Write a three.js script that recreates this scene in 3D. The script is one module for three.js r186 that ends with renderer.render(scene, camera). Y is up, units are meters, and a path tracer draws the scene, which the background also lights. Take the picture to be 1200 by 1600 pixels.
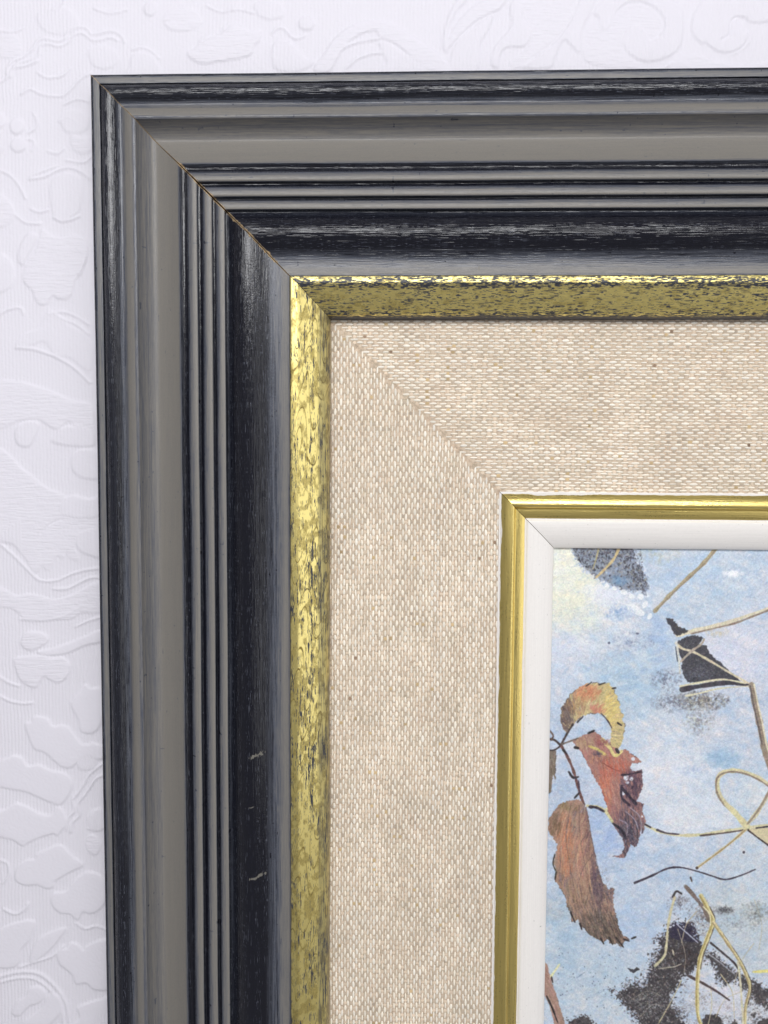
import * as THREE from 'three';
import { mergeGeometries } from 'three/addons/utils/BufferGeometryUtils.js';
import { RectAreaLightUniformsLib } from 'three/addons/lights/RectAreaLightUniformsLib.js';

// ---------------------------------------------------------------- camera, light, exposure
const MM = 0.001, HANG = 1.5;                       // all shapes are written in millimetres; the frame's corner hangs 1.5 m up
const scene = new THREE.Scene();
const camera = new THREE.PerspectiveCamera(67.38, 768 / 1024, 0.01, 30);
camera.position.set(81.445 * MM, HANG - 97.358 * MM, 204.611 * MM);
camera.rotation.set(-0.06397, 0.03334, 0.00843);
scene.add(camera);

const renderer = new THREE.WebGLRenderer({ antialias: true });
renderer.setSize(768, 1024);
renderer.shadowMap.enabled = true;
renderer.toneMapping = THREE.LinearToneMapping;
renderer.toneMappingExposure = 1.0;
scene.background = new THREE.Color().setRGB(0.26, 0.258, 0.27);   // the pale room around

RectAreaLightUniformsLib.init();
const LAMP_AT = new THREE.Vector3(0.05, HANG + 0.225, 0.7), LAMP_TO = new THREE.Vector3(0.08, HANG - 0.1, 0), LAMP_W = 0.8, LAMP_H = 0.23;
const keyLight = new THREE.RectAreaLight(new THREE.Color().setRGB(0.98, 0.985, 1), 7.1, LAMP_W, LAMP_H);
keyLight.position.copy(LAMP_AT); keyLight.lookAt(LAMP_TO);
scene.add(keyLight);
const SIDE_AT = new THREE.Vector3(1.15, HANG - 0.15, 0.75), SIDE_TO = new THREE.Vector3(0.1, HANG - 0.15, 0.05), SIDE_W = 1.0, SIDE_H = 1.2;
const sideLight = new THREE.RectAreaLight(new THREE.Color().setRGB(0.96, 0.98, 1), 0.42, SIDE_W, SIDE_H);
sideLight.position.copy(SIDE_AT); sideLight.lookAt(SIDE_TO);
scene.add(sideLight);

// ---------------------------------------------------------------- helpers
function rng(seed) { let a = seed >>> 0; return () => { a = (a + 0x6d2b79f5) | 0; let t = Math.imul(a ^ (a >>> 15), 1 | a); t = (t + Math.imul(t ^ (t >>> 7), 61 | t)) ^ t; return ((t ^ (t >>> 14)) >>> 0) / 4294967296; }; }
const lerp = (a, b, t) => a + (b - a) * t, clamp = (x, a = 0, b = 1) => (x < a ? a : x > b ? b : x);
const sstep = (a, b, x) => { const t = clamp((x - a) / (b - a)); return t * t * (3 - 2 * t); };
const NT = new Float32Array(65536); { const r = rng(77); for (let i = 0; i < 65536; i++) NT[i] = r(); }
function noise(x, y) {                                   // value noise, 0..1
  const xi = Math.floor(x), yi = Math.floor(y), fx = x - xi, fy = y - yi, u = fx * fx * (3 - 2 * fx), v = fy * fy * (3 - 2 * fy);
  const h = (i, j) => NT[((i * 73 + j * 9277 + ((i >> 8) * 131 ^ (j >> 8) * 57)) ^ (j * 31)) & 65535];
  const a = h(xi, yi), b = h(xi + 1, yi), c = h(xi, yi + 1), d = h(xi + 1, yi + 1);
  return a + (b - a) * u + (c - a) * v + (a - b - c + d) * u * v;
}
const fbm = (x, y, n = 4) => { let s = 0, a = 0.5, t = 0; for (let i = 0; i < n; i++) { s += a * noise(x, y); t += a; x = x * 2.03 + 17.1; y = y * 2.03 + 5.7; a *= 0.5; } return s / t; };
function lut(table) { return (x) => { if (x <= table[0][0]) return table[0][1]; for (let i = 1; i < table.length; i++) if (x <= table[i][0]) { const [x0, y0] = table[i - 1], [x1, y1] = table[i]; return lerp(y0, y1, (x - x0) / (x1 - x0)); } return table[table.length - 1][1]; }; }
const toS = (c) => Math.round(255 * clamp(c <= 0.0031308 ? 12.92 * c : 1.055 * Math.pow(c, 1 / 2.4) - 0.055));
function tex(data, w, h, srgb, wrap = THREE.MirroredRepeatWrapping) {
  const t = new THREE.DataTexture(data, w, h, THREE.RGBAFormat);
  t.magFilter = THREE.LinearFilter; t.minFilter = THREE.LinearMipmapLinearFilter; t.generateMipmaps = true; t.anisotropy = 8;
  t.wrapS = t.wrapT = wrap; if (srgb) t.colorSpace = THREE.SRGBColorSpace; t.needsUpdate = true; return t;
}
const counts = {};
function numbered(n) { const k = counts[n] = (counts[n] ?? -1) + 1; return k ? n + '_' + String(k).padStart(3, '0') : n; }
function part(name, geo, mat, parent, label) {
  const m = new THREE.Mesh(geo, mat); m.name = numbered(name); m.castShadow = m.receiveShadow = true;
  if (label) m.userData.label = label; parent.add(m); return m;
}

// ---------------------------------------------------------------- the wall and its embossed paper
// relief drawn as filled shapes and ridges; R = raised height, kind = what the paper is grained with (1 upright ribs, 2 level wrinkles, 0 smooth)
const WX = -60, WY = 50, WPX = 6, WW = 1740, WH = 2040;            // left, top (mm), pixels per mm, size
function canvas(w, h, fill) { const c = document.createElement('canvas'); c.width = w; c.height = h; const x = c.getContext('2d'); x.fillStyle = fill; x.fillRect(0, 0, w, h); return [c, x]; }
const [, relief] = canvas(WW, WH, '#404040'), [, grain] = canvas(WW, WH, '#808080');
function frameOf(ctx, m, ox, oy, k) { ctx.setTransform(m[0] * k, -m[3] * k, m[1] * k, -m[4] * k, (m[2] - ox) * k, (oy - m[5]) * k); }
function use(m) { frameOf(relief, m, WX, WY, WPX); frameOf(grain, m, WX, WY, WPX); }
const PAPER = { upper: [0.17126, -0.00353, -26.5118, -0.00099, -0.16445, 22.20293], middle: [0.17593, -0.00373, -26.80739, 0.0014, -0.17344, 26.70951], lower: [0.18112, -0.00395, -27.0232, 0.00422, -0.18369, 36.96357], over: [0.16464, 0.00083, -26.27977, -0.00192, -0.15861, 22.1593] };
function curve(ctx, p, closed) {                                       // smooth path through points
  const n = p.length, at = (i) => closed ? p[(i + n) % n] : p[clamp(i, 0, n - 1)];
  ctx.beginPath(); ctx.moveTo(...p[0]);
  for (let i = 0; i < (closed ? n : n - 1); i++) { const a = at(i - 1), b = at(i), c = at(i + 1), d = at(i + 2); ctx.bezierCurveTo(b[0] + (c[0] - a[0]) / 6, b[1] + (c[1] - a[1]) / 6, c[0] - (d[0] - b[0]) / 6, c[1] - (d[1] - b[1]) / 6, c[0], c[1]); }
}
const pairs = (s) => s.trim().split(/\s+/).map((q) => q.split(',').map(Number));
const GR = ['#000000', '#808080', '#ffffff'];
function motif(s, kind = 0, lift = '#c8c8c8') { const p = pairs(s); curve(relief, p, true); relief.fillStyle = lift; relief.fill(); curve(grain, p, true); grain.fillStyle = GR[kind]; grain.fill(); }
function ridge(s, w = 3.4, lift = '#e0e0e0') { const p = pairs(s); relief.lineWidth = w; relief.lineCap = 'round'; relief.lineJoin = 'round'; relief.strokeStyle = lift; curve(relief, p, false); relief.stroke(); }
function groove(s, w = 2.2) { ridge(s, w, '#101010'); }
function slot(s, w = 11) { const p = pairs(s); relief.lineCap = grain.lineCap = 'round'; relief.lineWidth = grain.lineWidth = w; relief.strokeStyle = '#404040'; curve(relief, p, false); relief.stroke(); grain.strokeStyle = GR[1]; curve(grain, p, false); grain.stroke(); }
use(PAPER.lower);
motif('40,1128 50,1125 54,1117 66,1117 75,1121 84,1132 95,1130 107,1134 120,1150 130,1160 142,1157 160,1165 160,1182 128,1184 112,1195 98,1195 84,1184 70,1172 55,1167 47,1152');
motif('-8,1192 16,1179 24,1177 36,1181 45,1193 62,1191 80,1200 104,1206 113,1225 97,1252 78,1249 60,1241 40,1233 4,1226 -8,1218');
motif('-8,1263 8,1261 22,1252 30,1251 45,1257 62,1266 80,1269 93,1256 104,1280 88,1303 62,1316 40,1319 20,1308 10,1306 -8,1296');
motif('24,1370 27,1352 40,1340 55,1338 59,1329 78,1321 96,1316 116,1335 130,1347 110,1366 90,1377 76,1385 58,1379 38,1379');
motif('80,1402 86,1391 104,1388 118,1370 136,1358 160,1366 170,1392 158,1416 142,1424 130,1421 122,1434 110,1425 95,1423 84,1414');
motif('47,1502 51,1480 62,1463 80,1453 103,1447 92,1466 78,1482 64,1494');
motif('-8,1458 18,1441 44,1435 55,1440 46,1466 33,1482 30,1500 20,1510 -8,1506');
motif('93,1503 90,1486 106,1478 112,1470 124,1474 132,1482 140,1473 176,1468 176,1538 150,1545 136,1535 120,1536 114,1522 103,1512');
motif('18,1584 26,1566 40,1556 46,1543 62,1541 72,1552 62,1566 44,1574 30,1588');
motif('36,1602 52,1586 66,1574 74,1556 86,1552 96,1562 96,1580 84,1596 70,1606');
motif('118,1606 126,1590 122,1574 140,1566 160,1560 180,1556 180,1606');
slot('44,1319 64,1310 82,1304 82,1306'); slot('90,1377 108,1366 125,1358'); slot('48,1251 66,1258 77,1261'); slot('126,1150 138,1156', 9);
ridge('104,1292 107,1273 117,1263 114,1246 124,1233 134,1217 140,1206 160,1190'); ridge('110,1296 114,1280 124,1270 122,1252 131,1240 142,1224 150,1213 164,1206');
ridge('-6,1527 28,1518 60,1520 86,1540 104,1568 110,1606', 4.5); ridge('-6,1536 26,1528 54,1529 78,1546 95,1572 100,1606');
ridge('140,1276 146,1264 158,1262 160,1280 150,1292 138,1290', 3); motif('139,1270 150,1262 162,1264 164,1290 146,1294 138,1284', 1);
ridge('6,1418 24,1425 40,1416 44,1408', 4); ridge('30,1510 60,1500 82,1492 100,1476', 3);
motif('124,1182 138,1176 150,1184 148,1196 134,1200 122,1196', 1, '#b0b0b0'); motif('140,1300 152,1304 158,1318 150,1332 138,1326 134,1312', 2, '#a8a8a8'); ridge('120,1440 134,1448 152,1444 168,1450', 3); ridge('0,1340 12,1346 14,1362 4,1376', 3); motif('150,1590 158,1580 172,1584 172,1606 150,1606', 1);
use(PAPER.middle);
motif('-8,830 18,845 38,868 54,892 66,878 63,852 66,828 82,812 106,802 98,786 102,772 76,760 60,748 40,732 -8,700', 2, '#989898');
motif('62,846 72,822 100,806 150,776 160,810 150,826 128,828 118,850 124,872 108,868 104,856 98,870 88,866 76,888 64,876', 2, '#8c8c8c');
motif('94,796 98,778 116,770 140,776 160,770 160,800 128,806 106,802', 1);
motif('12,822 30,810 33,826 32,860 22,848 -4,840', 1, '#bcbcbc');
motif('118,838 128,828 150,822 158,836 158,866 140,864 124,856', 1, '#c4c4c4');
ridge('-6,842 20,864 44,888 62,904 90,904 112,894 134,888 160,884', 3); ridge('84,918 106,917 124,908 142,900 160,900', 3);
motif('-8,914 24,928 50,926 84,934 110,928 160,906 160,952 128,956 110,966 72,966 42,968 20,950 -8,944', 2, '#a0a0a0');
ridge('30,966 68,968 98,962 116,952 128,946', 2.6); ridge('118,978 140,968 160,962', 2.6);
motif('58,1018 84,1012 112,1002 140,990 162,982 162,1000 134,1008 104,1021 72,1024', 0, '#d0d0d0');
motif('40,988 56,986 70,990 76,998 70,1006 52,1016 40,1014 32,1004', 2); motif('22,1030 38,1026 62,1024 82,1028 98,1027 111,1040 104,1060 90,1068 76,1062 68,1058 56,1076 42,1072 30,1062 24,1046', 2);
ridge('-6,1088 14,1098 34,1102 50,1101', 3); ridge('-6,1056 12,1068 30,1074', 3); motif('126,1082 134,1070 144,1076 162,1080 162,1126 148,1148 128,1146 124,1128 112,1104 116,1092', 0);
motif('112,710 124,700 146,700 160,712 160,742 132,744 114,732', 1, '#b0b0b0');
use(PAPER.upper);
ridge('32,144 48,136 66,144 96,147 112,136 124,122 142,112', 3); ridge('46,276 70,272 92,261 110,258 126,264 142,276', 3); ridge('46,272 66,264 88,256', 2.4);
motif('16,190 24,182 36,186 38,198 28,206 18,202', 0); motif('18,218 28,212 40,216 40,228 28,234 18,228', 0);
ridge('40,214 50,214 54,222 50,232', 2.6); ridge('52,172 58,184 56,196 44,204', 2.6);
motif('78,292 84,276 96,268 114,268 128,280 126,320 112,336 92,340 82,326', 1, '#a8a8a8');
ridge('22,330 40,344 64,346', 3); ridge('48,322 62,328 76,324', 3); ridge('84,336 96,342 110,340 124,334', 3);
motif('40,366 48,360 58,366 52,382 44,396 36,412 28,404 30,386', 1); motif('66,354 84,366 100,368 116,364 134,372 138,392 128,424 118,436 110,462 92,466 82,460 72,474 58,472 50,452 38,440 36,424 44,404 56,388 62,370', 2, '#a8a8a8');
ridge('120,384 134,396 128,416 122,424', 3); ridge('-4,492 14,482 32,480 36,490', 3);
ridge('84,488 100,498 120,506 140,522', 3); motif('76,482 92,496 116,510 142,532 142,580 110,560 86,556 70,534 48,540 24,540 40,520 60,512', 1, '#909090');
ridge('24,544 52,546 92,560 120,578 142,600', 3.6); motif('-8,604 26,598 52,604 86,616 112,628 146,640 146,700 110,664 88,676 60,660 30,662 -8,672', 2, '#9c9c9c');
motif('24,676 40,664 60,666 54,690 44,704 26,700', 1); motif('84,698 92,678 110,670 140,676 146,702', 1, '#b4b4b4');
ridge('-4,128 12,118 22,104 40,100 60,92', 3); ridge('100,160 120,152 140,156', 2.6); ridge('104,246 130,250 144,240', 2.6);
motif('96,176 112,168 132,174 140,190 128,204 108,204 96,192', 1, '#a0a0a0'); ridge('92,186 108,180 120,190 116,204', 2.4); motif('112,206 128,212 142,210 142,232 124,236 112,224', 2, '#9c9c9c'); ridge('0,262 16,270 30,286 40,306', 3); motif('-6,300 10,306 22,324 18,344 -6,348', 2, '#a4a4a4'); ridge('74,232 90,236 100,228', 2.4); motif('-6,396 12,400 22,420 16,446 -6,452', 1, '#a8a8a8'); ridge('76,490 96,486 118,492 140,506', 2.6); motif('-6,172 6,176 8,190 -6,198', 0); ridge('58,110 74,118 96,116 110,104', 2.6); motif('60,20 84,10 112,16 124,40 104,52 76,50 62,38', 1, '#8c8c8c'); motif('0,60 16,52 30,58 34,78 18,88 0,84', 2, '#909090'); ridge('6,228 -4,240', 2.4);
use(PAPER.over);
motif('262,24 284,12 310,16 322,34 306,46 280,48 264,40', 2, '#949494'); ridge('330,8 352,18 380,14 404,20', 2.6); motif('404,8 424,0 446,6 452,22 436,30 414,26', 1, '#a0a0a0'); ridge('150,12 176,20 204,14', 2.6); motif('140,78 160,72 182,78 188,96 168,108 146,102', 1, '#949494');
ridge('8,118 10,104 22,94 34,90 44,82 52,76 56,66 66,60 80,62 92,64 104,58 108,48 122,42 138,44 146,54 158,52 176,48 192,54 198,66', 3); ridge('14,122 18,106 30,98 50,92 60,86 62,74 74,68 92,72 108,66 118,54 132,52 146,62 160,62 176,58 188,64', 2.6);
motif('208,90 222,82 240,86 250,98 254,120 200,120 206,104', 1, '#a8a8a8'); ridge('210,78 226,74 244,82 252,92', 2.6);
motif('232,8 240,2 250,8 246,22 236,24 230,16', 1); ridge('-4,46 18,50 34,44', 2.6); ridge('84,14 98,12 104,-4', 2.6);
motif('298,82 312,74 318,64 330,56 342,56 352,52 356,42 370,36 384,38 396,46 414,46 412,64 404,72 400,84 380,92 352,96 322,100 304,92', 2); groove('302,80 318,68 334,58 354,50 372,38 400,48 418,46', 2);
ridge('432,52 440,44 452,44 462,56 470,60 484,56', 3); motif('474,36 480,28 492,28 500,36 494,46 480,46', 1); motif('434,70 448,62 466,70 478,82 488,92 500,94 492,104 470,112 440,110 432,92', 1, '#a8a8a8');
motif('498,110 514,86 530,62 552,44 580,34 604,34 604,46 580,50 556,64 540,84 522,112', 2, '#c8c8c8'); ridge('506,114 522,96 544,76 566,66 602,60', 3); ridge('550,106 566,92 588,84 606,82', 3);
motif('600,34 630,44 660,62 690,82 706,98 716,116 690,116 660,96 628,70 600,56', 2); motif('600,66 616,68 640,84 668,100 676,120 600,120 612,100 606,80', 1, '#a8a8a8');
motif('700,72 704,40 716,10 728,-6 742,-6 720,20 708,50 708,82', 1); motif('706,76 714,50 734,22 760,4 800,-6 790,12 768,24 752,32 730,52 716,68', 2); motif('712,110 714,84 728,58 752,40 776,24 772,44 758,70 752,112', 1, '#c0c0c0');
motif('776,100 780,76 790,62 806,40 804,10 816,-6 826,-6 824,24 838,46 836,60 826,72 800,74 788,88 786,106', 1); motif('822,-6 900,-6 896,10 902,18 888,44 870,64 838,90 822,104 800,112 806,96 826,80 838,56 834,36 824,20', 2, '#909090');
motif('824,104 850,86 876,66 896,40 912,10 918,-6 936,-6 928,18 916,46 912,80 900,72 888,62 876,84 866,106', 1, '#b8b8b8'); ridge('824,106 850,88 878,64 898,36 914,0', 2.6);
motif('932,20 946,2 970,-8 1010,-8 1040,0 1064,14 1070,44 1064,74 1044,90 1014,96 990,86 978,70 980,54 990,42 1004,40 1014,52 1020,62 1034,56 1042,40 1034,20 1012,6 988,4 968,18 960,40 954,52 944,44 940,28', 1, '#c4c4c4');
motif('956,44 968,20 990,8 1012,10 1030,22 1038,38 1030,54 1018,58 1008,42 988,42 976,56 978,74 992,92 1010,104 960,104 924,96 914,70 926,44 940,34 944,46', 2, '#808080');
motif('1082,40 1090,14 1112,-8 1150,-8 1180,-4 1208,8 1208,30 1176,36 1162,28 1152,30 1156,44 1170,54 1168,70 1150,84 1126,84 1104,72 1088,58', 1, '#c4c4c4'); groove('1128,62 1140,54 1142,36 1150,28 1164,32 1170,50 1164,70 1146,82 1124,82 1102,68', 2.4);
motif('1060,96 1074,84 1100,88 1140,100 1180,102 1208,92 1208,112 1060,112', 2, '#a0a0a0'); ridge('1040,108 1056,98 1072,100 1084,112', 3);
relief.setTransform(1, 0, 0, 1, 0, 0); grain.setTransform(1, 0, 0, 1, 0, 0);
function greyOf(ctx, w, h) { const d = ctx.getImageData(0, 0, w, h).data, o = new Float32Array(w * h); for (let i = 0; i < o.length; i++) o[i] = d[i * 4] / 255; return o; }
function blur(a, w, h, r) {
  const pass = (src, n, m, s1, s2) => { const out = new Float32Array(src.length); for (let j = 0; j < m; j++) { let sum = 0; const o = j * s2; for (let k = -r; k <= r; k++) sum += src[o + clamp(k, 0, n - 1) * s1]; for (let i = 0; i < n; i++) { out[o + i * s1] = sum / (2 * r + 1); sum += src[o + Math.min(i + r + 1, n - 1) * s1] - src[o + Math.max(i - r, 0) * s1]; } } return out; };
  return pass(pass(a, w, h, 1, w), h, w, w, 1);
}
const rel0 = greyOf(relief, WW, WH), relSharp = blur(blur(rel0, WW, WH, 1), WW, WH, 1), relSoft = blur(blur(rel0, WW, WH, 6), WW, WH, 6), grn = blur(greyOf(grain, WW, WH), WW, WH, 1);
function reliefAt(x, y) {                                              // mm above the paper's mean
  const px = clamp((x - WX) * WPX, 0, WW - 2), py = clamp((WY - y) * WPX, 0, WH - 2), i = Math.floor(px), j = Math.floor(py), u = px - i, v = py - j;
  const g = (a) => lerp(lerp(a[j * WW + i], a[j * WW + i + 1], u), lerp(a[(j + 1) * WW + i], a[(j + 1) * WW + i + 1], u), v);
  return 0.46 * (g(relSharp) - 0.4) + 0.26 * (g(relSoft) - 0.4) + 0.10 * (fbm(x / 14, y / 14, 3) - 0.5);
}
const paperBump = new Uint8Array(WW * WH * 4);
for (let j = 0; j < WH; j++) for (let i = 0; i < WW; i++) {
  const x = i / WPX, y = (WH - 1 - j) / WPX, k = grn[(WH - 1 - j) * 0 + j * WW + i], xx = x + WX, yy = WY - j / WPX;
  const wob = 0.35 * (noise(xx / 6, yy / 3) - 0.5);
  const rib = 0.5 + 0.5 * Math.sin((xx + wob) * 6.283 / 0.98), dots = 0.5 + 0.5 * Math.sin(yy * 6.283 / 0.8 + Math.floor(xx / 0.98) * 2.1);
  const ribs = rib * (0.72 + 0.28 * dots) * (0.55 + 0.6 * noise(xx / 2.2, yy / 5 + 40)), wr = noise(xx / 2.4 + 9, yy / 0.3) * 0.75 + 0.25 * noise(xx / 1.1, yy / 0.15);
  const wRib = clamp(1 - Math.abs(k - 0.5) * 2.6), wWr = sstep(0.6, 0.95, k);
  const h = 0.5 + (ribs - 0.45) * (lerp(0.3, 0.7, sstep(-90, -190, yy)) + 0.4 * noise(xx / 11 + 60, yy / 9)) * wRib + (wr - 0.5) * 1.0 * wWr + (fbm(xx / 0.55, yy / 0.55, 3) - 0.5) * 0.5;
  const o = ((WH - 1 - j) * WW + i) * 4; paperBump[o] = paperBump[o + 1] = paperBump[o + 2] = 255 * clamp(h); paperBump[o + 3] = 255;
}
const paperMat = new THREE.MeshStandardMaterial({ name: 'embossed_paper', color: new THREE.Color().setRGB(0.75, 0.728, 0.785), roughness: 0.62, bumpMap: tex(paperBump, WW, WH, false, THREE.RepeatWrapping), bumpScale: 0.00011 });
function paperSheet(x0, x1, y0, y1, step) {                             // a grid of the paper; flat where step is large
  const nx = Math.max(1, Math.round((x1 - x0) / step)), ny = Math.max(1, Math.round((y1 - y0) / step)), g = new THREE.PlaneGeometry(1, 1, nx, ny), p = g.attributes.position, uv = g.attributes.uv, fine = step < 1;
  for (let i = 0; i < p.count; i++) {
    const x = x0 + (p.getX(i) + 0.5) * (x1 - x0), y = y0 + (p.getY(i) + 0.5) * (y1 - y0);
    p.setXYZ(i, x * MM, y * MM, fine ? (reliefAt(x, y) - 0.16) * MM : -0.16 * MM);
    uv.setXY(i, (x - WX) / (WW / WPX), (y - (WY - WH / WPX)) / (WH / WPX));
  }
  g.computeVertexNormals(); return g;
}
const wall = new THREE.Group(); wall.name = 'wall'; wall.position.set(0, HANG, 0);
wall.userData = { kind: 'structure', label: 'white wall papered with embossed scrolls and leaves behind the frame', category: 'wall' };
scene.add(wall);
part('wallpaper', mergeGeometries([paperSheet(-45, 10, -275, 40, 0.25), paperSheet(10, 195, -10, 40, 0.25), paperSheet(-700, -45, -700, 700, 700), paperSheet(-45, 195, 40, 700, 700), paperSheet(195, 700, -700, 700, 700), paperSheet(-45, 195, -700, -275, 700), paperSheet(10, 195, -275, -10, 700)]), paperMat, wall);
{ const g = new THREE.BoxGeometry(1.4, 1.4, 0.1); g.translate(0, 0, -0.0506); part('plaster', g, new THREE.MeshStandardMaterial({ name: 'plaster', color: 0xd8d4cc, roughness: 0.9 }), wall); }

// ---------------------------------------------------------------- mouldings
const FW = 360, FH = 440;                                               // outer size of the frame
// a run is a smooth piece of profile: [s, h] in mm, s inward from the outer edge, h above the wall
function smoothRun(pts, sub = 4) {
  if (pts.length < 3) return pts.map((q) => [...q]);
  const c = new THREE.CatmullRomCurve3(pts.map(([a, b]) => new THREE.Vector3(a, b, 0)), false, 'centripetal'), out = [], n = (pts.length - 1) * sub;
  for (let i = 0; i <= n; i++) { const v = c.getPoint(i / n); out.push([v.x, v.y]); }
  return out;
}
function rowsOf(runs) {                                                // rows with normals and running length, a break between runs
  let len = 0; const rows = [];
  runs.forEach((run, r) => {
    run.forEach((q, i) => {
      if (i) len += Math.hypot(q[0] - run[i - 1][0], q[1] - run[i - 1][1]);
      const a = run[Math.max(i - 1, 0)], b = run[Math.min(i + 1, run.length - 1)], l = Math.hypot(b[0] - a[0], b[1] - a[1]) || 1;
      rows.push({ s: q[0], h: q[1], ns: -(b[1] - a[1]) / l, nh: (b[0] - a[0]) / l, v: len, start: i === 0 && r > 0 });
    });
  });
  rows.len = len; return rows;
}
// sweep rows along a rail; side 'top' or 'left'; the ends are mitred and 'open' gives the joint's gap at s
function sweep(rows, side, length, open, Ltex, wave, seed) {
  const N = 140, P = [], Nn = [], UV = [], I = [];
  const w = wave ?? 0;
  rows.forEach((r) => {
    for (let i = 0; i <= N; i++) {
      const t = i / N, a0 = r.s + open(r.s), a1 = length - r.s, a = lerp(a0, a1, t);
      const dh = w * (noise(a / 17 + seed, r.s / 9) - 0.5), ds = w * (noise(a / 23 + seed + 50, r.s / 14) - 0.5), s = r.s + ds, h = r.h + dh;
      if (side === 'top') { P.push(a * MM, -s * MM, h * MM); Nn.push(0, -r.ns, r.nh); } else { P.push(s * MM, -a * MM, h * MM); Nn.push(r.ns, 0, r.nh); }
      UV.push(a / Ltex, r.v / rows.len);
    }
  });
  for (let j = 0; j + 1 < rows.length; j++) {
    if (rows[j + 1].start) continue;
    for (let i = 0; i < N; i++) { const a = j * (N + 1) + i, b = a + 1, c = a + N + 1, d = c + 1; if (side === 'top') I.push(a, c, b, b, c, d); else I.push(a, b, c, b, d, c); }
  }
  const g = new THREE.BufferGeometry();
  g.setAttribute('position', new THREE.Float32BufferAttribute(P, 3)); g.setAttribute('normal', new THREE.Float32BufferAttribute(Nn, 3)); g.setAttribute('uv', new THREE.Float32BufferAttribute(UV, 2)); g.setIndex(I);
  return g;
}
function endFace(runs, side, open, lower = 0.02) {                      // the sawn wood at the mitre
  const q = runs.flat().map(([s, h]) => new THREE.Vector2(s, Math.max(0, h - lower))); const tris = THREE.ShapeUtils.triangulateShape(q, []), P = [], I = [];
  q.forEach((v) => { const a = v.x + open(v.x) + 0.004; if (side === 'top') P.push(a * MM, -v.x * MM, v.y * MM); else P.push(v.x * MM, -a * MM, v.y * MM); });
  tris.forEach(([a, b, c]) => side === 'top' ? I.push(a, b, c) : I.push(a, c, b));
  const g = new THREE.BufferGeometry(); g.setAttribute('position', new THREE.Float32BufferAttribute(P, 3)); g.setIndex(I); g.computeVertexNormals(); return g;
}
const outerRuns = [
  [[0, 0], [0, 6.3]],
  [[0, 6.3], [0.06, 6.75], [0.3, 7.1], [0.8, 7.3], [1.6, 7.4], [2.5, 7.4]],
  [[2.5, 7.4], [2.7, 7.0]],
  [[2.7, 7.0], [3.1, 7.9], [3.8, 8.7], [4.8, 9.15], [5.8, 9.1], [6.7, 8.6], [7.4, 7.95], [7.9, 7.7], [8.5, 7.85], [9.3, 8.5], [10.3, 9.2], [11.3, 9.65], [11.9, 9.75], [12.25, 9.6]],
  [[12.25, 9.6], [12.6, 8.6], [13.2, 7.4], [14.1, 6.2], [15.0, 5.5], [15.7, 5.25]],
  [[15.7, 5.25], [16.2, 5.3], [17.5, 5.75], [19.5, 6.7], [21.5, 8.0], [22.7, 8.9], [23.15, 9.15]],
  [[23.15, 9.15], [23.4, 8.85], [23.9, 8.55], [24.5, 8.7], [25.0, 9.25], [25.5, 9.85], [26.2, 10.3], [27.0, 10.5], [27.6, 10.45], [27.85, 10.2]],
  [[27.85, 10.2], [27.95, 9.4]],
  [[27.95, 9.4], [28.3, 9.3], [28.8, 9.7], [29.4, 10.5], [30.1, 11.0], [30.9, 11.15], [31.5, 11.1], [31.75, 10.85]],
  [[31.75, 10.85], [31.85, 10.1]],
  [[31.85, 10.1], [32.15, 10.0], [32.5, 10.5], [33.0, 11.3], [33.7, 11.75], [34.5, 11.85], [35.0, 11.75], [35.1, 11.6]],
  [[35.1, 11.6], [35.2, 10.5]],
  [[35.2, 10.5], [35.8, 10.6], [36.6, 11.3], [37.8, 12.4], [39.2, 13.3], [40.6, 13.7], [42.0, 13.55], [43.6, 12.9], [45.2, 12.1], [46.8, 11.6], [48.5, 11.45], [50.2, 11.6], [51.2, 11.75]],
].map((r) => smoothRun(r));
const goldRuns = [
  [[51.2, 11.75], [51.28, 12.3], [51.5, 12.68], [51.9, 12.82], [52.5, 12.9], [53.1, 12.94], [53.6, 12.78], [54.6, 12.2], [56.2, 11.3], [57.8, 10.3], [59.0, 9.4], [60.0, 8.5]],
  [[60.0, 8.5], [60.35, 7.9], [60.6, 7.0], [60.7, 6.2], [60.7, 4.4]],
].map((r) => smoothRun(r));
const lipRuns = [[[60.7, 4.4], [60.7, 0]]];
const gapAt = lut([[0, 0.03], [8, 0.05], [16, 0.07], [22, 0.14], [28, 0.24], [34, 0.24], [39, 0.12], [44, 0.16], [50, 0.08], [56, 0.06], [61, 0.04]]);
const open = (s) => gapAt(s) + 0.05 * (noise(s * 2.1, 3.3) - 0.5);

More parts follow.
